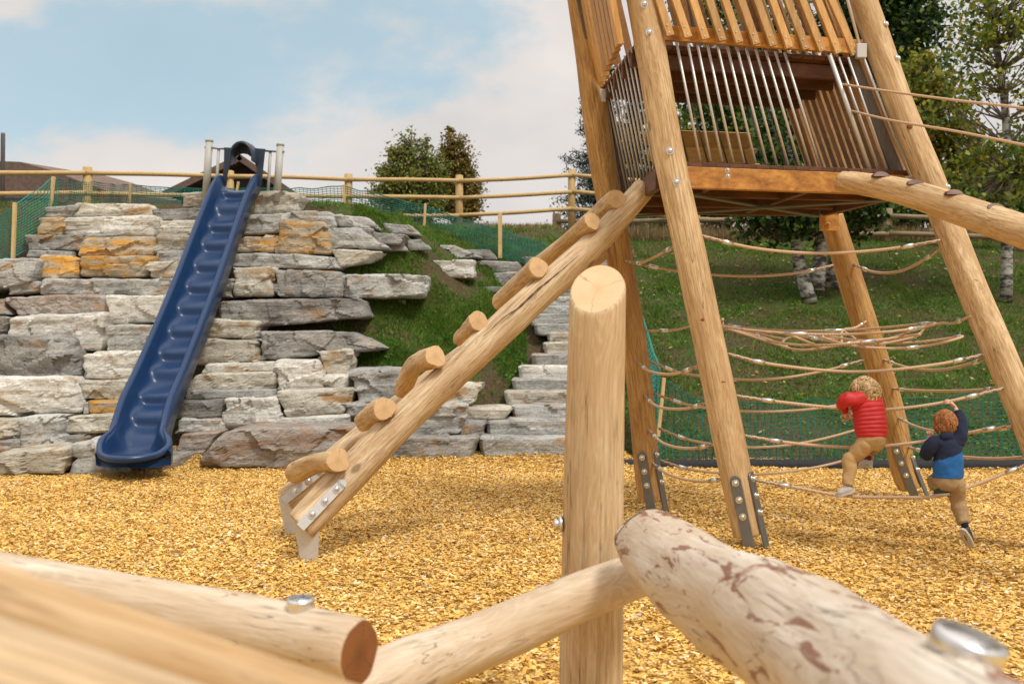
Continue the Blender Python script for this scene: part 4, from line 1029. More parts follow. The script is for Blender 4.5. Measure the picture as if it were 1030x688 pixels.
fence('weathered pole fence at the top of the grass slope right of the tower', [(p[0], p[1]) for p in PT2], (.18, .56), .74, .1, .055, 'fence_grey')
posts_top = None
# ------------------------------------------------------------------ nets
def net(name, path, label, pitch=.075, rows=14, stakes=(), wv=.004, wh=.006, kink=.03):
    """path: list of (px, D, ytop, ybot)"""
    o_ = empty(name, W(path[0][0], path[0][3], path[0][1]), label, 'safety net', 'green safety nets')
    A_ = [W(p[0], p[2], p[1]) for p in path]; B_ = [W(p[0], p[3], p[1]) for p in path]
    L = [0]
    for i in range(len(A_)-1): L.append(L[-1]+((A_[i+1]-A_[i]).length+(B_[i+1]-B_[i]).length)/2)
    n = int(L[-1]/pitch)
    def at(s, v_):
        i = 0
        while i < len(L)-2 and s > L[i+1]: i += 1
        u_ = (s-L[i])/(L[i+1]-L[i]); t_, b2 = A_[i].lerp(A_[i+1], u_), B_[i].lerp(B_[i+1], u_)
        sag = math.sin(math.pi*u_)*.02*L[-1]/max(1, len(L)-1)
        p = b2.lerp(t_, v_); return p+Vector((noise.noise((s*2, v_*2, 1))*kink, noise.noise((s*2, v_*2, 4))*kink*2, noise.noise((s*3, v_*3, 7))*kink-sag*v_*.6))
    G = [[at(L[-1]*i/n, j/rows) for j in range(rows+1)] for i in range(n+1)]
    vs = []; fs = []
    def strip(a, b_, w_, up):
        d = (b_-a).normalized(); sd3 = d.cross(Vector((0, 1, 0)))
        if sd3.length < .05: sd3 = Vector((0, 0, 1))
        sd3 = sd3.normalized()*w_; k = len(vs); vs.extend([a-sd3, b_-sd3, b_+sd3, a+sd3]); fs.append([k, k+1, k+2, k+3])
        o3 = Vector((0, w_*.7, 0)); k = len(vs); vs.extend([a-o3, b_-o3, b_+o3, a+o3]); fs.append([k, k+1, k+2, k+3])
    for i in range(n+1):
        for j in range(rows):
            strip(G[i][j], G[i][j+1], wv, 0)
    for j in range(rows+1):
        for i in range(n): strip(G[i][j], G[i+1][j], wh*(1.6 if j in (0, rows) else 1), 0)
    m2 = MB(); m2.add(vs, fs); m2.build('mesh', M['netgreen'], o_)
    for (x0, y0, x1, y1, D, r) in stakes:
        m3 = MB(); m3.bar(W(x1, y1+3, D-.03), W(x0, y0, D-.03), r*2, r*1.2); m3.build('stake', M['stake'], o_)
    return o_
net('safety_net', [(-60,13.2,226,285),(0,13.35,217,262),(15,13.4,206,257),(53,14.2,179,240),(90,15.6,183,226),(131,17.5,186,222),(200,18,190,222)], 'green safety net hanging on stakes at the far left of the wall top', rows=18,
    stakes=((15,204,13,258,13.35,.03),(54,178,50,212,14.2,.03),(131,184,130,203,17.5,.03)))
net('safety_net', [(200,18.4,190,216),(258,18.4,189,216),(300,18.6,190,222),(346,18.3,187,224),(375,17.8,194,232),(428,17.0,207,243),(470,16.6,222,250),(503,16.2,231,257),(540,15.6,243,268),(575,14.9,256,284),(600,14.3,266,303),(640,12.4,300,390),(664,11.2,372,452)],
    'green safety net draped from the slide top down beside the stone stair', rows=16, pitch=.08,
    stakes=((346,186,347,214,18.3,.035),(428,205,426,240,17.0,.033),(503,214,503,257,16.2,.033),(596,262,594,285,14.3,.03),(240,183,237,197,18.4,.03)))
net('safety_net', [(655,11.0,372,470),(667,10.9,380,470),(700,10.8,402,470),(760,10.75,404,471),(860,10.7,402,471),(960,10.7,398,472),(1030,10.7,392,472),(1120,10.7,392,473)],
    'green safety net standing behind the rope course at the slope foot', rows=20, pitch=.075, wv=.006, wh=.004, kink=.045, stakes=((668,380,662,436,10.85,.028),))
mb = MB(); mb.tube([W(px, 469+.3*math.sin(px*.05), d) for px, d in ((543,10.9),(580,10.8),(620,10.75),(680,10.68),(740,10.62),(820,10.6),(900,10.6),(980,10.6),(1060,10.6),(1140,10.6))], .075, 12)
tag(mb.build('silt_sock', M['black'], None, W(543,466,11.2)), 'black fabric tube lying along the foot of the green net', 'edging')
# ------------------------------------------------------------------ houses and pole
hs = empty('gabled_house', (-9.6, 35, 4), 'dark house with a low brown gable seen behind the slide top', 'house')
pk, lfe, rte = W(241,155,35), W(150,199,35), W(348,228,35)
def slab(name, a, b_, depth, th, mat, par):
    mb = MB(); d = Vector((0, depth, 0)); n_ = (b_-a).cross(d).normalized(); n_ = n_ if n_.z > 0 else -n_
    v_ = [a, b_, b_+d, a+d]; vs = [p-n_*th for p in v_]+v_
    mb.add(vs, [[0, 1, 2, 3], [4, 7, 6, 5], [0, 4, 5, 1], [1, 5, 6, 2], [2, 6, 7, 3], [3, 7, 4, 0]]); return mb.build(name, M[mat], par)
M['roof'] = mat_simple('brown_shingle', (.16, .10, .075), .85, 0, 5, .6, .5, .05)
M['housew'] = mat_simple('dark_cladding', (.035, .028, .024), .85, 0, 3, .4, .2)
slab('roof', pk, lfe, 9, .22, 'roof', hs); slab('roof', pk+Vector((.003, 0, 0)), rte, 9, .22, 'roof', hs)
mb = MB(); w0, w1 = W(176,195,35.6), W(318,208,35.6); pkk = W(241,160,35.6)
vs = [Vector((w0.x, 35.6, 3.5)), Vector((w1.x, 35.6, 3.5)), w1, pkk, w0]; vs += [p+Vector((0, 7, 0)) for p in vs]
mb.add(vs, [[0, 1, 2, 3, 4], [9, 8, 7, 6, 5], [0, 5, 6, 1], [1, 6, 7, 2], [2, 7, 8, 3], [3, 8, 9, 4], [4, 9, 5, 0]]); mb.build('wall', M['housew'], hs)
mb = MB(); mb.box(W(222,186,35.55), (.7, .06, .8)); mb.build('window', M['hood'], hs)
h2 = empty('shingled_building', (-15, 28, 4), 'brown shingled building at the far left edge behind the fence', 'building')
def tile_mat():
    t = NT('roof_tiles'); v = t.coord('Object'); br = t.n.new('ShaderNodeTexBrick'); t.l.new(t.coord('Object', (1, 1, 1)), br.inputs[0])
    mp = t.n.new('ShaderNodeMapping'); mp.inputs['Rotation'].default_value = (math.radians(90), 0, 0); t.l.new(t.tc.outputs['Object'], mp.inputs[0]); t.l.new(mp.outputs[0], br.inputs[0])
    br.inputs['Scale'].default_value = 6; br.inputs['Color1'].default_value = (.2, .125, .09, 1); br.inputs['Color2'].default_value = (.13, .085, .065, 1); br.inputs['Mortar'].default_value = (.05, .04, .035, 1)
    col = t.mix(t.ramp(t.noise(v, 8, 4), [(.4, 0.0), (.7, .4)]), br.outputs[0], (.25, .17, .13)); t.bump(br.outputs['Fac'], .5, .03); return t.done(col, .9)
M['tile'] = tile_mat()
mb = MB(); q = [W(-60,160,28), W(20,163,28), W(50,171,28), W(112,194,28), W(112,235,28), W(-60,235,28)]; vs = q+[p+Vector((0, 6, .6 if i < 4 else 0)) for i, p in enumerate(q)]
n = 6; mb.add(vs, [list(range(6))[::-1], list(range(6, 12))]+[[i, (i+1) % 6, 6+(i+1) % 6, 6+i] for i in range(6)]); mb.build('roof', M['tile'], h2)
mb = MB(); mb.bar(W(-60,201,27.9), W(52,203,27.9), .1, .18); mb.build('gutter', M['hood'], h2)
mb = MB(); mb.tube([W(2,240,24), W(3,136,24), W(3,134,24)], [.055, .05, .045], 12); tag(mb.build('utility_pole', M['greyboard'], None, W(2,240,24)), 'dark bare wooden pole at the far left edge', 'pole')
# ------------------------------------------------------------------ trees
def bark(name, c1, c2, birch=False):
    t = NT(name); v = t.rnd(t.coord('Object'))
    n1 = t.noise(t.n.new('ShaderNodeMapping').outputs[0], 1) if False else t.noise(v, 9, 5, .65)
    if birch:
        mp = t.n.new('ShaderNodeMapping'); mp.inputs['Scale'].default_value = (3, 3, 9); t.l.new(v, mp.inputs[0])
        n1 = t.noise(mp.outputs[0], 1.6, 5, .65); col = t.ramp(n1, [(.44, c2), (.56, c1)])
    else: col = t.mix(t.ramp(n1, [(.35, 0.0), (.65, 1.0)]), c1, c2)
    t.bump(n1, .5, .03); return t.done(col, .85)
M['birch'] = bark('birch_bark', (.40, .39, .35), (.05, .045, .04), True)
M['bark'] = bark('brown_bark', (.09, .07, .05), (.16, .13, .10))
LM = {
 'dark': leafmat('leaf_dark_green', [(0, (.010, .030, .008)), (.6, (.022, .06, .012)), (1, (.05, .10, .02))]),
 'mid': leafmat('leaf_mid_green', [(0, (.03, .07, .012)), (.6, (.075, .14, .022)), (1, (.16, .22, .04))]),
 'yel': leafmat('leaf_yellow_green', [(0, (.07, .11, .015)), (.45, (.19, .25, .03)), (.8, (.34, .35, .04)), (1, (.48, .38, .05))], .45),
 'fall': leafmat('leaf_autumn', [(0, (.06, .07, .015)), (.4, (.15, .14, .02)), (.75, (.28, .18, .03)), (1, (.30, .12, .02))], .4),
 'rust': leafmat('leaf_rust', [(0, (.10, .07, .02)), (.6, (.23, .14, .035)), (1, (.32, .18, .05))]),
 'olive': leafmat('leaf_olive', [(0, (.10, .12, .025)), (.5, (.24, .235, .045)), (1, (.38, .32, .08))]),
 'spruce': leafmat('needles_blue_green', [(0, (.012, .03, .022)), (.6, (.03, .06, .045)), (1, (.07, .11, .085))], .1),
 'dry': leafmat('dry_grass_blade', [(0, (.12, .08, .03)), (.5, (.26, .18, .08)), (1, (.4, .3, .15))]),
}
def leaves(name, C, s, mat, parent, flat=.5, asp=.7):
    n = len(C); nrm = unit(RNG.normal(0, 1, (n, 3))+np.array([0, -.2, flat])); a = unit(np.cross(nrm, RNG.normal(0, 1, (n, 3)))); b_ = np.cross(nrm, a)
    sz = RNG.uniform(.6, 1.25, (n, 1))*s
    # six-sided leaf (pointed) as two quads folded along the midrib
    tip = C+a*sz; tail = C-a*sz; l1 = C+b_*sz*asp+a*sz*.15-nrm*sz*.15; l2 = C-b_*sz*asp+a*sz*.15-nrm*sz*.15
    V = np.stack([tail, l2, tip, l1], 1).reshape(-1, 3)
    off = np.array(wm(parent).translation)
    return npmesh(name, V-off, np.arange(4*n).reshape(-1, 4), mat, False, parent, wm(parent).translation)
def tree(name, label, base, trunks, clumps, leaf, s, n_leaf, bmat='bark', group='trees behind the play area', limbs=26, tr=.12, cw=(.10, .34)):
    """trunks: list of world polylines; clumps: list of (centre, (rx,ry,rz)) crown lobes"""
    o_ = empty(name, base, label, 'tree', group)
    tp = []
    for P in trunks:
        mb = MB(); C = catmull(P, 14); rr = [tr*(1-.8*i/14)+.01 for i in range(15)]; mb.tube(C, rr, 10); 
        tp += C[5:]; tk = mb.build('trunk', M[bmat], o_)
    pts = []; cl = []
    tot = sum(r[0]*r[1]*r[2] for _, r in clumps)
    mbb = MB()
    for c, r in clumps:
        k = max(4, int(limbs*(r[0]*r[1]*r[2]/tot)**.6*2)); c = np.array(c); r = np.array(r)
        d = unit(RNG.normal(0, 1, (k, 3)))*RNG.uniform(.25, 1.0, (k, 1))**.5; cc = c+d*r
        for q in cc:
            cl.append(q); w_ = RNG.uniform(*cw)*min(r); cnt = int(n_leaf*(r[0]*r[1]*r[2]/tot)/k*RNG.uniform(.5, 1.5))
            g = RNG.normal(0, 1, (cnt, 3))*np.array([w_, w_, w_*.7]); pts.append(q+g)
            tgt = Vector(q); st_ = min(tp, key=lambda p: (p-tgt).length+abs(p.z-(tgt.z-.65*(tgt-p).length))*1.6)
            m_ = st_.lerp(tgt, .5)+Vector((random.uniform(-.06, .06), random.uniform(-.06, .06), -.06*(tgt-st_).length+random.uniform(-.08, .08)))
            mbb.tube(catmull([st_, m_, tgt], 5), [tr*.2, tr*.16, tr*.12, tr*.09, tr*.06, tr*.03], 5)
    mbb.build('limbs', M['bark'], o_)
    P = np.concatenate(pts)
    lm = leaf if isinstance(leaf, (list, tuple)) else [leaf]
    idx = RNG.integers(0, len(lm), len(P))
    for q, m_ in enumerate(lm): leaves('crown', P[idx == q], s, LM[m_], o_)
    return o_
def gz(px, D): x = (px-515)/F*D; return T(x, D)
def gp(px, D): x = (px-515)/F*D; return Vector((x, D, T(x, D)))
G0 = gp(415, 42)
tree('broadleaf_tree', 'green and yellow tree with feathery top, left one of the pair beyond the fence', G0, [[G0, W(412,190,42), W(414,135,42)], [G0, W(398,185,42), W(390,160,42)]],
     [(W(x_, y_, 42+q_), (rx_, .35, rz_)) for x_, y_, q_, rx_, rz_ in ((404,160,0,.26,1.2),(413,150,.2,.2,.9),(395,172,-.2,.24,1.1),(386,186,.1,.26,1.0),(378,202,0,.3,.8),(421,166,0,.24,1.2),(429,158,.3,.2,1.0),(434,182,0,.26,1.3),(441,196,0,.28,1.1),(410,190,-.3,.5,1.3),(441,176,.3,.3,1.2),(400,180,.4,.4,1.3),(422,190,.4,.6,1.4),(398,208,0,.7,1.0),(425,208,0,.7,1.0))], ['olive', 'mid', 'yel', 'olive'], .07, 15000, limbs=260, tr=.08, cw=(.25, .75))
G0 = gp(460, 43)
tree('broadleaf_tree', 'rust brown tree, right one of the pair beyond the fence', G0, [[G0, W(455,180,43), W(452,130,43)], [G0, W(468,185,43), W(466,150,43)]],
     [(W(x_, y_, 43+q_), (rx_, .35, rz_)) for x_, y_, q_, rx_, rz_ in ((452,146,0,.18,.9),(447,165,.2,.2,1.0),(457,158,0,.2,1.0),(464,160,-.1,.24,1.1),(471,180,0,.26,1.2),(478,198,0,.3,.9),(461,188,.2,.5,1.2),(450,195,0,.5,1.2),(468,210,0,.6,.9))], ['rust', 'fall', 'olive', 'rust'], .07, 11000, limbs=220, tr=.08, cw=(.25, .75))
# spruce
def spruce(label, px, D, top, bot_r, seed):
    b0 = gp(px, D); tz = W(px, top, D).z; o_ = empty('spruce_tree', b0, label, 'tree', 'trees behind the play area')
    mb = MB(); mb.tube([b0, Vector((b0.x, b0.y, tz))], [.16, .02], 10); mb.build('trunk', M['bark'], o_)
    h = tz-b0.z; mb = MB(); pts = []; rs = random.Random(seed)
    z = b0.z+.5
    while z < tz-.1:
        f = 1-(z-b0.z)/h; L = bot_r*f**.8+.08
        for q in range(rs.randint(5, 8)):
            a = rs.uniform(0, 6.283); l = L*rs.uniform(.65, 1.15); c = Vector((math.cos(a), math.sin(a), 0))
            P = [Vector((b0.x, b0.y, z)), Vector((b0.x, b0.y, z))+c*l*.5+Vector((0, 0, -.1*l)), Vector((b0.x, b0.y, z))+c*l+Vector((0, 0, .08*l))]
            C = catmull(P, 7); mb.tube(C, [.02*(1-i/8)+.004 for i in range(8)], 4)
            for i in range(1, 8):
                m_ = int(14+30*l*.3); w_ = .05+.10*l*(1-i/9); g = RNG.normal(0, 1, (m_, 3))*np.array([w_, w_, .035+.03*l]); pts.append(np.array(C[i])+g-np.array([0, 0, .05]))
        z += rs.uniform(.16, .3)
    mb.build('limbs', M['bark'], o_); leaves('crown', np.concatenate(pts), .06, LM['spruce'], o_, .2, .28)
spruce('blue green spruce rising behind the rear left tower leg', 606, 30, 40, 1.65, 3)
spruce('smaller dark spruce seen through the tower rods', 640, 36, 75, 1.6, 5)
def decid(px, D, label, lobes, leaf, s, n, bmat='bark', trunks=None, tr=.14, limbs=90, name='broadleaf_tree'):
    G0 = gp(px, D); tk = trunks or [[G0, W(px-6, 150, D), W(px, 0, D)]]
    tk = [[G0]+t_[1:] if t_[0] is None else t_ for t_ in tk]
    return tree(name, label, G0, tk, lobes, leaf, s, n, bmat, limbs=limbs, tr=tr)
decid(735, 31, 'leafy green tree filling the view through the tower rods', [(W(730,140,31), (2.0, 1.6, 1.5)), (W(765,90,31), (1.9, 1.5, 1.8)), (W(745,20,31), (1.9, 1.5, 1.5)), (W(700,180,31), (1.6, 1.2, 1.3)), (W(790,190,31), (1.5, 1.2, 1.2))], ['mid', 'yel', 'dark'], .085, 26000)
decid(815, 17.3, 'birch clump with thick mottled trunks under the tower deck', [(W(800,205,17.3), (1.0, .8, .75)), (W(850,205,17.8), (.9, .8, .7)), (W(830,150,17.8), (1.5, 1.0, 1.2)), (W(770,215,17.6), (.5, .5, .4))], ['dark', 'mid'], .06, 16000, 'birch',
      [[None, W(802,255,17.3), W(800,200,17.3), W(790,120,17.5)], [W(822,292,17.4), W(826,250,17.4), W(835,200,17.5), W(850,100,17.7)], [W(836,290,17.6), W(842,250,17.6), W(850,200,17.6), W(880,120,17.7)]], tr=.12, name='birch_tree')
decid(885, 27, 'tall dark green tree right behind the front right tower leg', [(W(880,30,27), (1.5, 1.4, 1.6)), (W(905,90,27), (1.0, 1.2, 1.4)), (W(880,150,27), (1.7, 1.3, 1.3)), (W(885,-40,27), (1.6, 1.4, 1.4)), (W(900,200,27), (1.8, 1.2, .8)), (W(918,25,27), (.6, .7, .9))], ['dark', 'dark', 'mid'], .085, 30000)
decid(945, 25, 'small yellow and orange tree between the dark tree and the birch', [(W(935,120,25), (1.1, 1, 1.2)), (W(950,165,25), (1.5, 1, 1.0)), (W(920,80,25), (.7, .8, .7)), (W(985,190,25), (1.4, 1, .9))], ['fall', 'yel', 'yel'], .08, 9000, trunks=[[None, W(945,150,25), W(935,85,25)]], tr=.08, limbs=60)
decid(1012, 17.3, 'slender white birch with sparse yellow green leaves at the right edge', [(W(985,20,17.2), (.75, .8, .6)), (W(1020,60,17.3), (.9, .9, .9)), (W(965,75,17.2), (.5, .6, .35)), (W(1000,165,17.2), (1.0, .9, .6)), (W(1055,150,17.3), (1, .9, 1)), (W(1030,-20,17.3), (1.2, 1, .8)), (W(960,110,17.2), (.55, .6, .35)), (W(990,205,17), (.7, .7, .3))], ['yel', 'yel', 'mid'], .052, 6500, 'birch',
      [[None, W(1013,230,17.3), W(1012,120,17.3), W(1002,40,17.3), W(995,-60,17.3)]], tr=.095, limbs=60, name='birch_tree')
decid(1075, 26, 'green tree behind the birch reaching out of the right edge', [(W(1060,170,26), (1.8, 1.2, 1.4)), (W(1030,205,26), (1.2, 1, .6)), (W(1100,60,26), (1.6, 1.2, 2))], ['mid', 'yel'], .08, 4500, limbs=60)
# dry grass strip and low bushes along the right fence
def strip_plants(name, label, x0, x1, y0, y1, n, h0, h1, w0, mat):
    x = RNG.uniform(x0, x1, n); y = RNG.uniform(y0, y1, n); z = np.array([T(a, b_) for a, b_ in zip(x, y)])
    B0 = np.stack([x, y, z], 1); ang = RNG.uniform(0, 6.28, n); w_ = np.stack([np.cos(ang), np.sin(ang), 0*ang], 1)*w0
    nn = np.array([.6+.8*abs(noise.noise((a*1.2, b_*1.2, 2))) for a, b_ in zip(x, y)])[:, None]
    L_ = np.stack([RNG.normal(0, .25, n), RNG.normal(0, .25, n), np.ones(n)], 1)*RNG.uniform(h0, h1, (n, 1))*nn
    V = np.stack([B0-w_, B0+w_, B0+L_], 1).reshape(-1, 3); tag(npmesh(name, V, np.arange(3*n).reshape(-1, 3), LM[mat]), label, 'grass', kind='stuff')
strip_plants('dry_grass', 'tall dry brown grass along the right fence', 1.5, 14, 22.2, 24.2, 26000, .2, .62, .012, 'dry')
strip_plants('dry_grass', 'straw coloured grass tufts on the crest under the left fence', -4, 2.6, 20.6, 22.5, 9000, .06, .2, .01, 'dry')
for i, (px, D, py, r) in enumerate(((675,27,205,1.0),(735,27,212,.9),(790,26,205,.9),(840,25,200,1.2),(905,24.5,205,1.2),(965,24.5,205,1.2),(1025,24,208,1.1))):
    lb = ['under the rear deck corner', 'below the middle of the deck', 'left of the rear right leg', 'right of the rear right leg', 'behind the ramp log start', 'between fence and yellow tree', 'at the right edge behind the birch']
    b0 = gp(px, D); o_ = empty('bush', b0, f'dark green bush behind the right fence {lb[i]}', 'bush', 'bushes behind the right fence')
    mb = MB(); pts = []
    for q in range(16):
        e = b0+Vector((random.gauss(0, r*.5), random.gauss(0, .4), random.uniform(.3, 1.5))); mb.tube([b0, b0.lerp(e, .5)+Vector((0, 0, .1)), e], [.025, .015, .006], 5)
        pts.append(np.array(e)+RNG.normal(0, 1, (170, 3))*np.array([.25, .25, .2]))
    mb.build('stems', M['bark'], o_); leaves('foliage', np.concatenate(pts), .06, LM['dark' if i % 2 else 'mid'], o_)
# ------------------------------------------------------------------ children
def skin(verts, edges, radii, sub=2, root=0):
    me = bpy.data.meshes.new('tmp'); me.from_pydata(verts, edges, []); o = bpy.data.objects.new('tmp', me); COL.objects.link(o)
    md = o.modifiers.new('s', 'SKIN'); md.use_smooth_shade = True; md.branch_smoothing = .5
    for i, r in enumerate(radii):
        rr = r if isinstance(r, tuple) else (r, r); me.skin_vertices[0].data[i].radius = rr; me.skin_vertices[0].data[i].use_root = (i == root)
    s2 = o.modifiers.new('d', 'SUBSURF'); s2.levels = sub; s2.render_levels = sub
    dg = bpy.context.evaluated_depsgraph_get(); ev = o.evaluated_get(dg); m2 = ev.to_mesh()
    V = [v_.co.copy() for v_ in m2.vertices]; Fs = [list(p.vertices) for p in m2.polygons]
    ev.to_mesh_clear(); bpy.data.objects.remove(o); bpy.data.meshes.remove(me)
    return V, Fs
M['skin'] = mat_simple('skin', (.62, .36, .26), .55, 0, 20, .08, .03)
M['red'] = mat_simple('red_nylon', (.52, .012, .014), .6, 0, 25, .35, .4, .008)
M['khaki'] = mat_simple('khaki_cotton', (.46, .29, .12), .9, 0, 30, .3, .4, .006)
M['khaki2'] = mat_simple('tan_cotton', (.36, .24, .12), .9, 0, 30, .3, .4, .006)
M['navy'] = mat_simple('navy_fleece', (.010, .016, .045), .95, 0, 40, .3, .5, .006)
M['blue'] = mat_simple('blue_fleece', (.015, .12, .36), .92, 0, 40, .25, .5, .006)
M['shoe'] = mat_simple('shoe_white', (.55, .52, .48), .7, 0, 40, .3, .2)
M['sole'] = mat_simple('shoe_sole', (.5, .45, .38), .8)
M['shoed'] = mat_simple('shoe_dark', (.035, .05, .05), .7); M['lime'] = mat_simple('shoe_lime', (.35, .5, .06), .6)
M['sock'] = mat_simple('sock_maroon', (.15, .015, .03), .9); M['sockn'] = mat_simple('sock_navy', (.012, .015, .04), .9)
def hairmat(n, c1, c2):
    t = NT(n); g = t.n.new('ShaderNodeNewGeometry'); return t.done(t.ramp(g.outputs['Random Per Island'], [(0, c1), (1, c2)]), .5, spec=.4)
M['blond'] = hairmat('blond_hair', (.24, .135, .05), (.74, .54, .28)); M['ginger'] = hairmat('ginger_hair', (.16, .05, .012), (.50, .21, .06))
def hand(V, Fs, wrist, d, palmn, scale=1.0, curl=1.0):
    d = Vector(d).normalized(); n_ = Vector(palmn); n_ = (n_-d*n_.dot(d)).normalized(); s_ = d.cross(n_)
    def add(vs, rs):
        a, b_ = skin([tuple(p) for p in vs], [(i, i+1) for i in range(len(vs)-1)], rs, 1); k = len(V); V.extend(a); Fs.extend([[i+k for i in f] for f in b_])
    k = scale
    add([wrist-d*.01, wrist+d*.022*k, wrist+d*.045*k], [(.014*k, .014*k), (.021*k, .013*k), (.019*k, .012*k)])
    for i, (off, L) in enumerate(((-.018, .034), (-.006, .039), (.006, .037), (.018, .029))):
        p0 = wrist+d*.042*k+s_*off*k; p1 = p0+d*L*.45*k+n_*L*.15*curl*k; p2 = p1+d*L*.2*k+n_*L*.4*curl*k; p3 = p2-d*L*.15*curl*k+n_*L*.3*curl*k
        add([p0, p1, p2, p3], [.0062*k, .0058*k, .0055*k, .0048*k])
    p0 = wrist+d*.015*k-s_*.016*k; add([p0, p0-s_*.012*k+d*.012*k+n_*.008*k, p0-s_*.01*k+d*.028*k+n_*.02*k], [.0075*k, .0068*k, .0055*k])
def head(V, Fs, c, fwd, r=.088):
    f = Vector(fwd).normalized(); up = Vector((0, 0, 1)); s_ = f.cross(up).normalized(); up = s_.cross(f)
    bm = bmesh.new(); bmesh.ops.create_icosphere(bm, subdivisions=4, radius=1); base = len(V)
    for v_ in bm.verts:
        p = v_.co; y_ = p.y; z_ = p.z; x_ = p.x
        k = 1-.22*max(0, -z_)*1.0                       # narrower jaw
        q = Vector((x_*.86*k, y_*.98*(1-.10*max(0, -z_)), z_*1.12))
        if y_ > .5:                                         # face features
            q.y += .16*math.exp(-((x_/.12)**2+((z_+.12)/.16)**2))      # nose
            for ex in (-.33, .33): q.y -= .10*math.exp(-(((x_-ex)/.14)**2+((z_-.05)/.1)**2))
            q.y += .05*math.exp(-((x_/.22)**2+((z_+.5)/.07)**2))-.05*math.exp(-((x_/.22)**2+((z_+.44)/.03)**2))
        for ex in (-1, 1):                                # ears
            e = math.exp(-(((z_+.05)/.16)**2+((y_+.02)/.12)**2)); q.x += ex*.16*e*(1 if x_*ex > .7 else 0)
        V.append(Vector(c)+(s_*q.x+f*q.y+up*q.z)*r)
    Fs.extend([[l.index+base for l in fc.verts] for fc in bm.faces]); bm.free()
def add_skin(mb, verts, edges, radii, mi=0, sub=2, root=0, fn=None):
    V, Fs = skin([tuple(v_) for v_ in verts], edges, radii, sub, root)
    if fn:
        m2 = bpy.data.meshes.new('t'); m2.from_pydata(V, [], Fs); m2.update(); nr = [v_.normal.copy() for v_ in m2.vertices]
        V = [fn(p, n_) for p, n_ in zip(V, nr)]; bpy.data.meshes.remove(m2)
    mb.add(V, Fs, mi, True)
def chain(n): return [(i, i+1) for i in range(n-1)]
def hair(mat, c, fwd, r, curls, parent, L, lo=-.25, wav=1.0, hs_=.5):
    f = Vector(fwd).normalized(); s_ = f.cross(Vector((0, 0, 1))).normalized(); up = s_.cross(f); mb = MB(); rs = random.Random(5)
    bm = bmesh.new(); bmesh.ops.create_icosphere(bm, subdivisions=4, radius=1); vs = []
    for v_ in bm.verts:
        p = v_.co; q = Vector((p.x*.93, p.y*1.03, p.z*1.15))
        if p.y > .35 and p.z < .45: q *= .8
        if p.z < lo-.35: q *= .8
        q *= .94+.05*noise.noise(p*4)
        vs.append(Vector(c)+(s_*q.x+f*q.y+up*q.z)*r)
    mb.add(vs, [[v_.index for v_ in fc.verts] for fc in bm.faces], 0, True); bm.free()
    for i in range(curls):
        d = Vector((rs.gauss(0, 1), rs.gauss(0, 1), rs.gauss(.3, 1))).normalized()
        if d.y > .4 and d.z < .4: continue
        if d.z < lo-.3: continue
        cl_ = max(0, noise.noise(d*2.6)+.35)*1.6; p0 = Vector((d.x*.95, d.y*1.03, d.z*1.15)); pts = []; ph = rs.uniform(0, 6.28); tang = d.cross(Vector((rs.gauss(0, 1), rs.gauss(0, 1), 0))).normalized(); tz = Vector((0, 0, -1))
        for k in range(7):
            t_ = k/6
            q = p0*.95+d*(.03+(.05+.10*wav*cl_)*math.sin(math.pi*t_*.8)+.02)+tz*L*t_+tang*math.sin(ph+t_*7)*.13*wav+d.cross(tang)*math.cos(ph+t_*7)*.10*wav
            pts.append(Vector(c)+(s_*q.x+f*q.y+up*q.z)*r)
        mb.tube(pts, [q_*hs_ for q_ in (.0045, .006, .006, .006, .005, .004, .0015)], 4)
    return mb.build('hair', M[mat], parent)
def shoe(parent, ankle, toe, matu, mats_, width=.034, accent=None):
    ankle, toe = Vector(ankle), Vector(toe); d = (toe-ankle); L = d.length; d.normalize()
    side = d.cross(Vector((0, 0, 1)));
    side = Vector((1, 0, 0)) if side.length < .2 else side.normalized(); up = side.cross(d)
    if up.z < 0: up = -up
    mb = MB(); heel = ankle-d*.03
    add_skin(mb, [heel, ankle+d*.01, ankle+d*L*.5-up*.006, toe-up*.012], chain(4), [(.033, .029), (.036, .034), (.035, .027), (.027, .018)], 0, 2)
    add_skin(mb, [ankle+up*.005, ankle+up*.038], chain(2), [(.027, .027), (.025, .025)], 0, 1)
    mb.add(*sole(heel, toe, side, up, width), 1, False)
    if accent:
        for k in range(4):
            c = ankle+d*(L*(.3+.13*k)); mb.tube([c-side*.022+up*.018, c+up*.03, c+side*.022+up*.018], .0035, 5, 2)
    return mb.build('shoe', [M[matu], M[mats_]]+([M[accent]] if accent else []), parent)
def sole(heel, toe, side, up, w):
    d = (toe-heel); L = d.length; dn = d.normalized(); vs = []; n_ = 20
    for lv in (-.030, -.016):
        for k in range(n_):
            a = 2*math.pi*k/n_; t_ = .5+.58*math.cos(a); ww = w*(.85+.2*t_)*math.sin(a)
            ww = math.copysign(abs(math.sin(a))**.6, math.sin(a))*w*(.82+.18*t_)
            vs.append(heel+dn*L*t_+side*ww+up*lv)
    fs = [list(range(n_))[::-1], list(range(n_, 2*n_))]+[[k, (k+1) % n_, n_+(k+1) % n_, n_+k] for k in range(n_)]
    return vs, fs
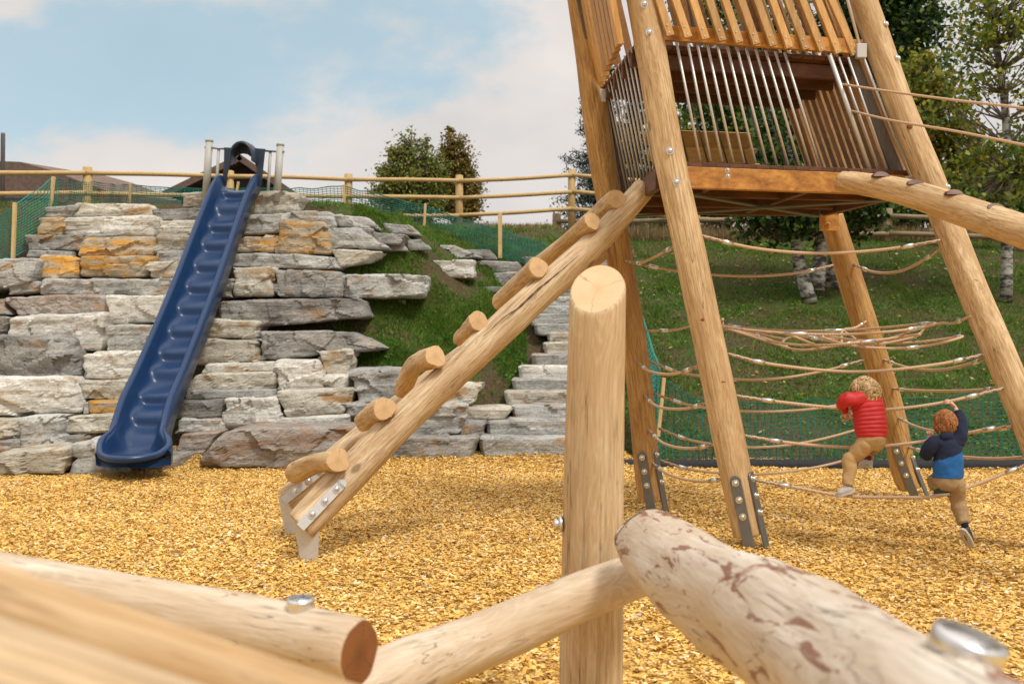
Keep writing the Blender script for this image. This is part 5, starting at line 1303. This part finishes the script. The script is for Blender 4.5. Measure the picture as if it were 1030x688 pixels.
def loft(mb, pts, rad, mi=0, seg=28, fn=None, n=26, face=(0, 1, 0), close=True, amp=.0035):
    """smooth cloth tube: rad = (side, front) radii per point; fn(t, a) extra radius"""
    C = catmull(pts, n); m = len(rad); vs = []; fs = []
    rad = [r if isinstance(r, tuple) else (r, r) for r in rad]
    L = [0]
    P = [Vector(p) for p in pts]
    for i in range(len(P)-1): L.append(L[-1]+(P[i+1]-P[i]).length)
    off = len(mb.v)*.37
    sx0 = None
    for i in range(n+1):
        t_ = (C[min(i+1, n)]-C[max(i-1, 0)]).normalized(); f = Vector(face); sx = f.cross(t_) if sx0 is None else sx0
        sx = (sx-t_*sx.dot(t_)).normalized(); sx0 = sx; fy = t_.cross(sx)
        s_ = L[-1]*i/n; rx = float(np.interp(s_, L, [r[0] for r in rad])); ry = float(np.interp(s_, L, [r[1] for r in rad]))
        for k in range(seg):
            a = 2*math.pi*k/seg; e = (fn(s_, a) if fn else 0)
            d = sx*math.cos(a)*(rx+e)+fy*math.sin(a)*(ry+e); p = C[i]+d
            vs.append(p+d.normalized()*(amp*noise.noise(p*30+Vector((off, 0, 0)))+amp*1.6*noise.noise(p*13)))
    for i in range(n):
        for k in range(seg): fs.append([i*seg+k, i*seg+(k+1) % seg, (i+1)*seg+(k+1) % seg, (i+1)*seg+k])
    if close:
        for e, c in ((0, C[0]), (n, C[n])):
            vs.append(c+(C[1]-C[0]).normalized()*(-.012 if e == 0 else 0)+((C[n]-C[n-1]).normalized()*.012 if e else Vector()))
            q = len(vs)-1
            for k in range(seg): fs.append([q, e*seg+(k+1) % seg, e*seg+k] if e == 0 else [q, e*seg+k, e*seg+(k+1) % seg])
    mb.add(vs, fs, mi, True)
def quilt(w, a_): return lambda s, a: a_*(abs(math.sin(s*math.pi/w))**.6-.7)
# --- child in red
D0 = 6.36
def K(px, py, dy=0): return W(px, py, D0+dy) 
k1 = empty('person', K(850,497), 'child with blond curls in red puffer jacket climbing the ropes', 'child')
fw = (-.55, .83, -.05)
hc = K(870.5,392.5,.05)
V, Fs = [], []
head(V, Fs, hc, fw, .078)
J = dict(pel=K(876,437,.0), bel=K(875,424,.02), chest=K(873,410,.03), nk=K(871,402,.04), hd=K(871,397,.05), shL=K(862,405,.02), elL=K(846.5,404,.0), wrL=K(850.5,414.5,.14), shR=K(881,405,.1), elR=K(872,412,.3), wrR=K(860,413,.3),
         hL=K(871,441,-.02), kL=K(857,461,.02), aL=K(852.5,487,-.02), hR=K(880,441,.04), kR=K(872,449,.26), aR=K(872,464,.13))
names = list(J); ix = {n_: i for i, n_ in enumerate(names)}
E = [('pel','bel'),('bel','chest'),('chest','nk'),('nk','hd'),('chest','shL'),('shL','elL'),('elL','wrL'),('chest','shR'),('shR','elR'),('elR','wrR'),('pel','hL'),('hL','kL'),('kL','aL'),('pel','hR'),('hR','kR'),('kR','aR')]
R0 = dict(pel=.062,bel=.06,chest=.062,nk=.03,hd=.03,shL=.032,elL=.022,wrL=.014,shR=.032,elR=.022,wrR=.014,hL=.048,kL=.034,aL=.020,hR=.048,kR=.034,aR=.020)
def body(J, R0, V, Fs, k, hands):
    a, b_ = skin([tuple(J[n_]) for n_ in names], [(ix[p], ix[q]) for p, q in E], [R0[n_]*(1 if n_ in ('nk', 'hd', 'wrL', 'wrR') else .72) for n_ in names], 2)
    base = len(V); V.extend(a); Fs.extend([[i+base for i in f] for f in b_])
    for w_, d, pn in hands: hand(V, Fs, w_, d, pn, 1.0)
    mb = MB(); mb.add(V, Fs, 0, True); return mb.build('body', M['skin'], k)
body(J, R0, V, Fs, k1, [(J['wrL'], (.15, .2, -1), (0, .5, 0.2)), (J['wrR'], (-.6, -.1, -.6), (0, .5, -.3))])
mb = MB()
q1 = quilt(.027, .007)
loft(mb, [K(876,440.5,.0), K(875.5,431,.01), K(874.5,420,.02), K(873,409,.03), K(872,402,.04), K(871.5,398,.045), K(871,395.5,.045)], [(.093, .082), (.103, .09), (.101, .088), (.102, .082), (.095, .07), (.07, .055), (.045, .044)], fn=q1, n=70, seg=36)
loft(mb, [K(876,404,.03), K(866,402,.01), K(855,402,-.01), K(848,403.5,.01), K(847,408.5,.06), K(850,413.5,.11)], [.05, .050, .043, .037, .033, .026], fn=quilt(.026, .004), n=56, amp=.006)
loft(mb, [K(876,408,.05), K(881,406,.12), K(879,410,.24), K(868,412.5,.29), K(861,413,.3)], [.052, .05, .044, .036, .026], fn=quilt(.031, .007), n=50)
jk = mb.build('jacket', M['red'], k1)
def wrinkle(p, n_): return p+n_*.006*noise.noise(p*22)
mb = MB()
loft(mb, [K(876,434,.0), K(876,440,.0), K(875,446,.02), K(874,449,.03)], [(.082, .072), (.088, .08), (.082, .08), (.05, .05)], amp=.006)
loft(mb, [K(872.5,441,.0), K(869,448,.0), K(860,458,.02), K(856,463,.02), K(855,474,.0), K(852.8,488,-.02)], [.062, .064, .054, .049, .040, .034], n=40, amp=.007)
loft(mb, [K(880,441,.03), K(881,446,.14), K(874,450,.24), K(872,455,.22), K(873,462,.16)], [.062, .058, .048, .042, .034], n=36, amp=.007)
mb.build('trousers', M['khaki'], k1)
hair('blond', K(870.5,392.5,.05), fw, .075, 900, k1, .45, -.3, 1.9, .8)
shoe(k1, K(853,491.5,-.02), K(841,495.5,-.01), 'shoe', 'sole'); shoe(k1, K(873,465.5,.14), K(866,466,.26), 'shoe', 'sole')
mb = MB(); mb.tube([K(853.5,484,-.02), K(853,490,-.02)], .024, 12); mb.tube([K(873,459,.15), K(873,464,.14)], .023, 12); mb.build('sock', M['sock'], k1)
# --- child in blue
D0 = 6.30
k2 = empty('person', K(972,548), 'red haired child in blue and navy fleece reaching up to the rope', 'child')
fw = (-.35, .92, .05); hc = K(951,423.5,.05); V, Fs = [], []
head(V, Fs, hc, fw, .068)
J = dict(pel=K(952,479,0), bel=K(953,464,0), chest=K(953,449,.01), nk=K(952,440,.03), hd=K(951.5,434,.04), shL=K(942,445,.01), elL=K(931,455,.02), wrL=K(934.5,444,.16), shR=K(962.5,442,.01), elR=K(967,424,.04), wrR=K(960.5,409,.10),
         hL=K(946,483,0), kL=K(941,482,.2), aL=K(948,489,.02), hR=K(959,484,0), kR=K(964,503,.05), aR=K(970,527,-.03))
body(J, R0, V, Fs, k2, [(J['wrR'], (-.75, 0.05, .65), (-.4, .6, -.5)), (J['wrL'], (.2, .1, 1), (0, .6, 0))])
mb = MB()
V1 = MB(); loft(V1, [K(953.5,480,0), K(953.5,471,0), K(954,460,0), K(953.5,449,.01), K(952.5,442,.03), K(952,437,.03)], [(.092, .076), (.09, .074), (.088, .072), (.088, .064), (.06, .05), (.048, .045)], n=44, seg=36, amp=.005)
for f in V1.f:
    c = sum((Vector(V1.v[i]) for i in f), Vector())/len(f)
    mb.f.append(list(f)); mb.m.append(0 if c.z > K(0, 458, 0).z+(c.x-K(953, 0, 0).x)*.38 else 1); mb.sm.append(True)
mb.v = list(V1.v)
loft(mb, [K(957,448,.01), K(962.5,443,.01), K(966,434,.01), K(967,424,.04), K(964,414.5,.08)], [.05, .048, .042, .038, .028], n=36, amp=.006)
loft(mb, [K(948,448,.01), K(941,446,.01), K(933.5,452,.01), K(931,456.5,.04), K(933.5,449,.13)], [.05, .048, .043, .04, .028], n=36, amp=.006)
loft(mb, [K(952,441,.0), K(951.5,436.5,-.015)], [(.056, .035), (.045, .03)], n=10, amp=.004)
mb.build('fleece_jacket', [M['navy'], M['blue']], k2)
mb = MB()
loft(mb, [K(953,473,0), K(953,480,0), K(952.5,486,0), K(952,489,.01)], [(.078, .064), (.084, .075), (.078, .075), (.05, .05)], amp=.005)
loft(mb, [K(957,481,0), K(960,487,0), K(963.5,502,.03), K(966,514,.01), K(969.5,526,-.03)], [.058, .062, .051, .047, .041], n=44, amp=.007)
loft(mb, [K(949,481,.0), K(944,483,.1), K(940.5,484,.18), K(942,487,.13), K(947,489.5,.03)], [.058, .056, .052, .046, .037], n=34, amp=.007)
mb.build('trousers', M['khaki2'], k2)
hair('ginger', hc, fw, .066, 1500, k2, .55, -.35, 1.0, .5)
shoe(k2, K(971,533,-.04), K(977,546,.02), 'shoed', 'sole', accent='lime'); shoe(k2, K(949,493.5,-.0), K(940,494.5,.07), 'shoed', 'sole', accent='lime')
mb = MB(); mb.tube([K(969.5,523,-.03), K(971,531,-.04)], .022, 12); mb.build('sock', M['sockn'], k2)
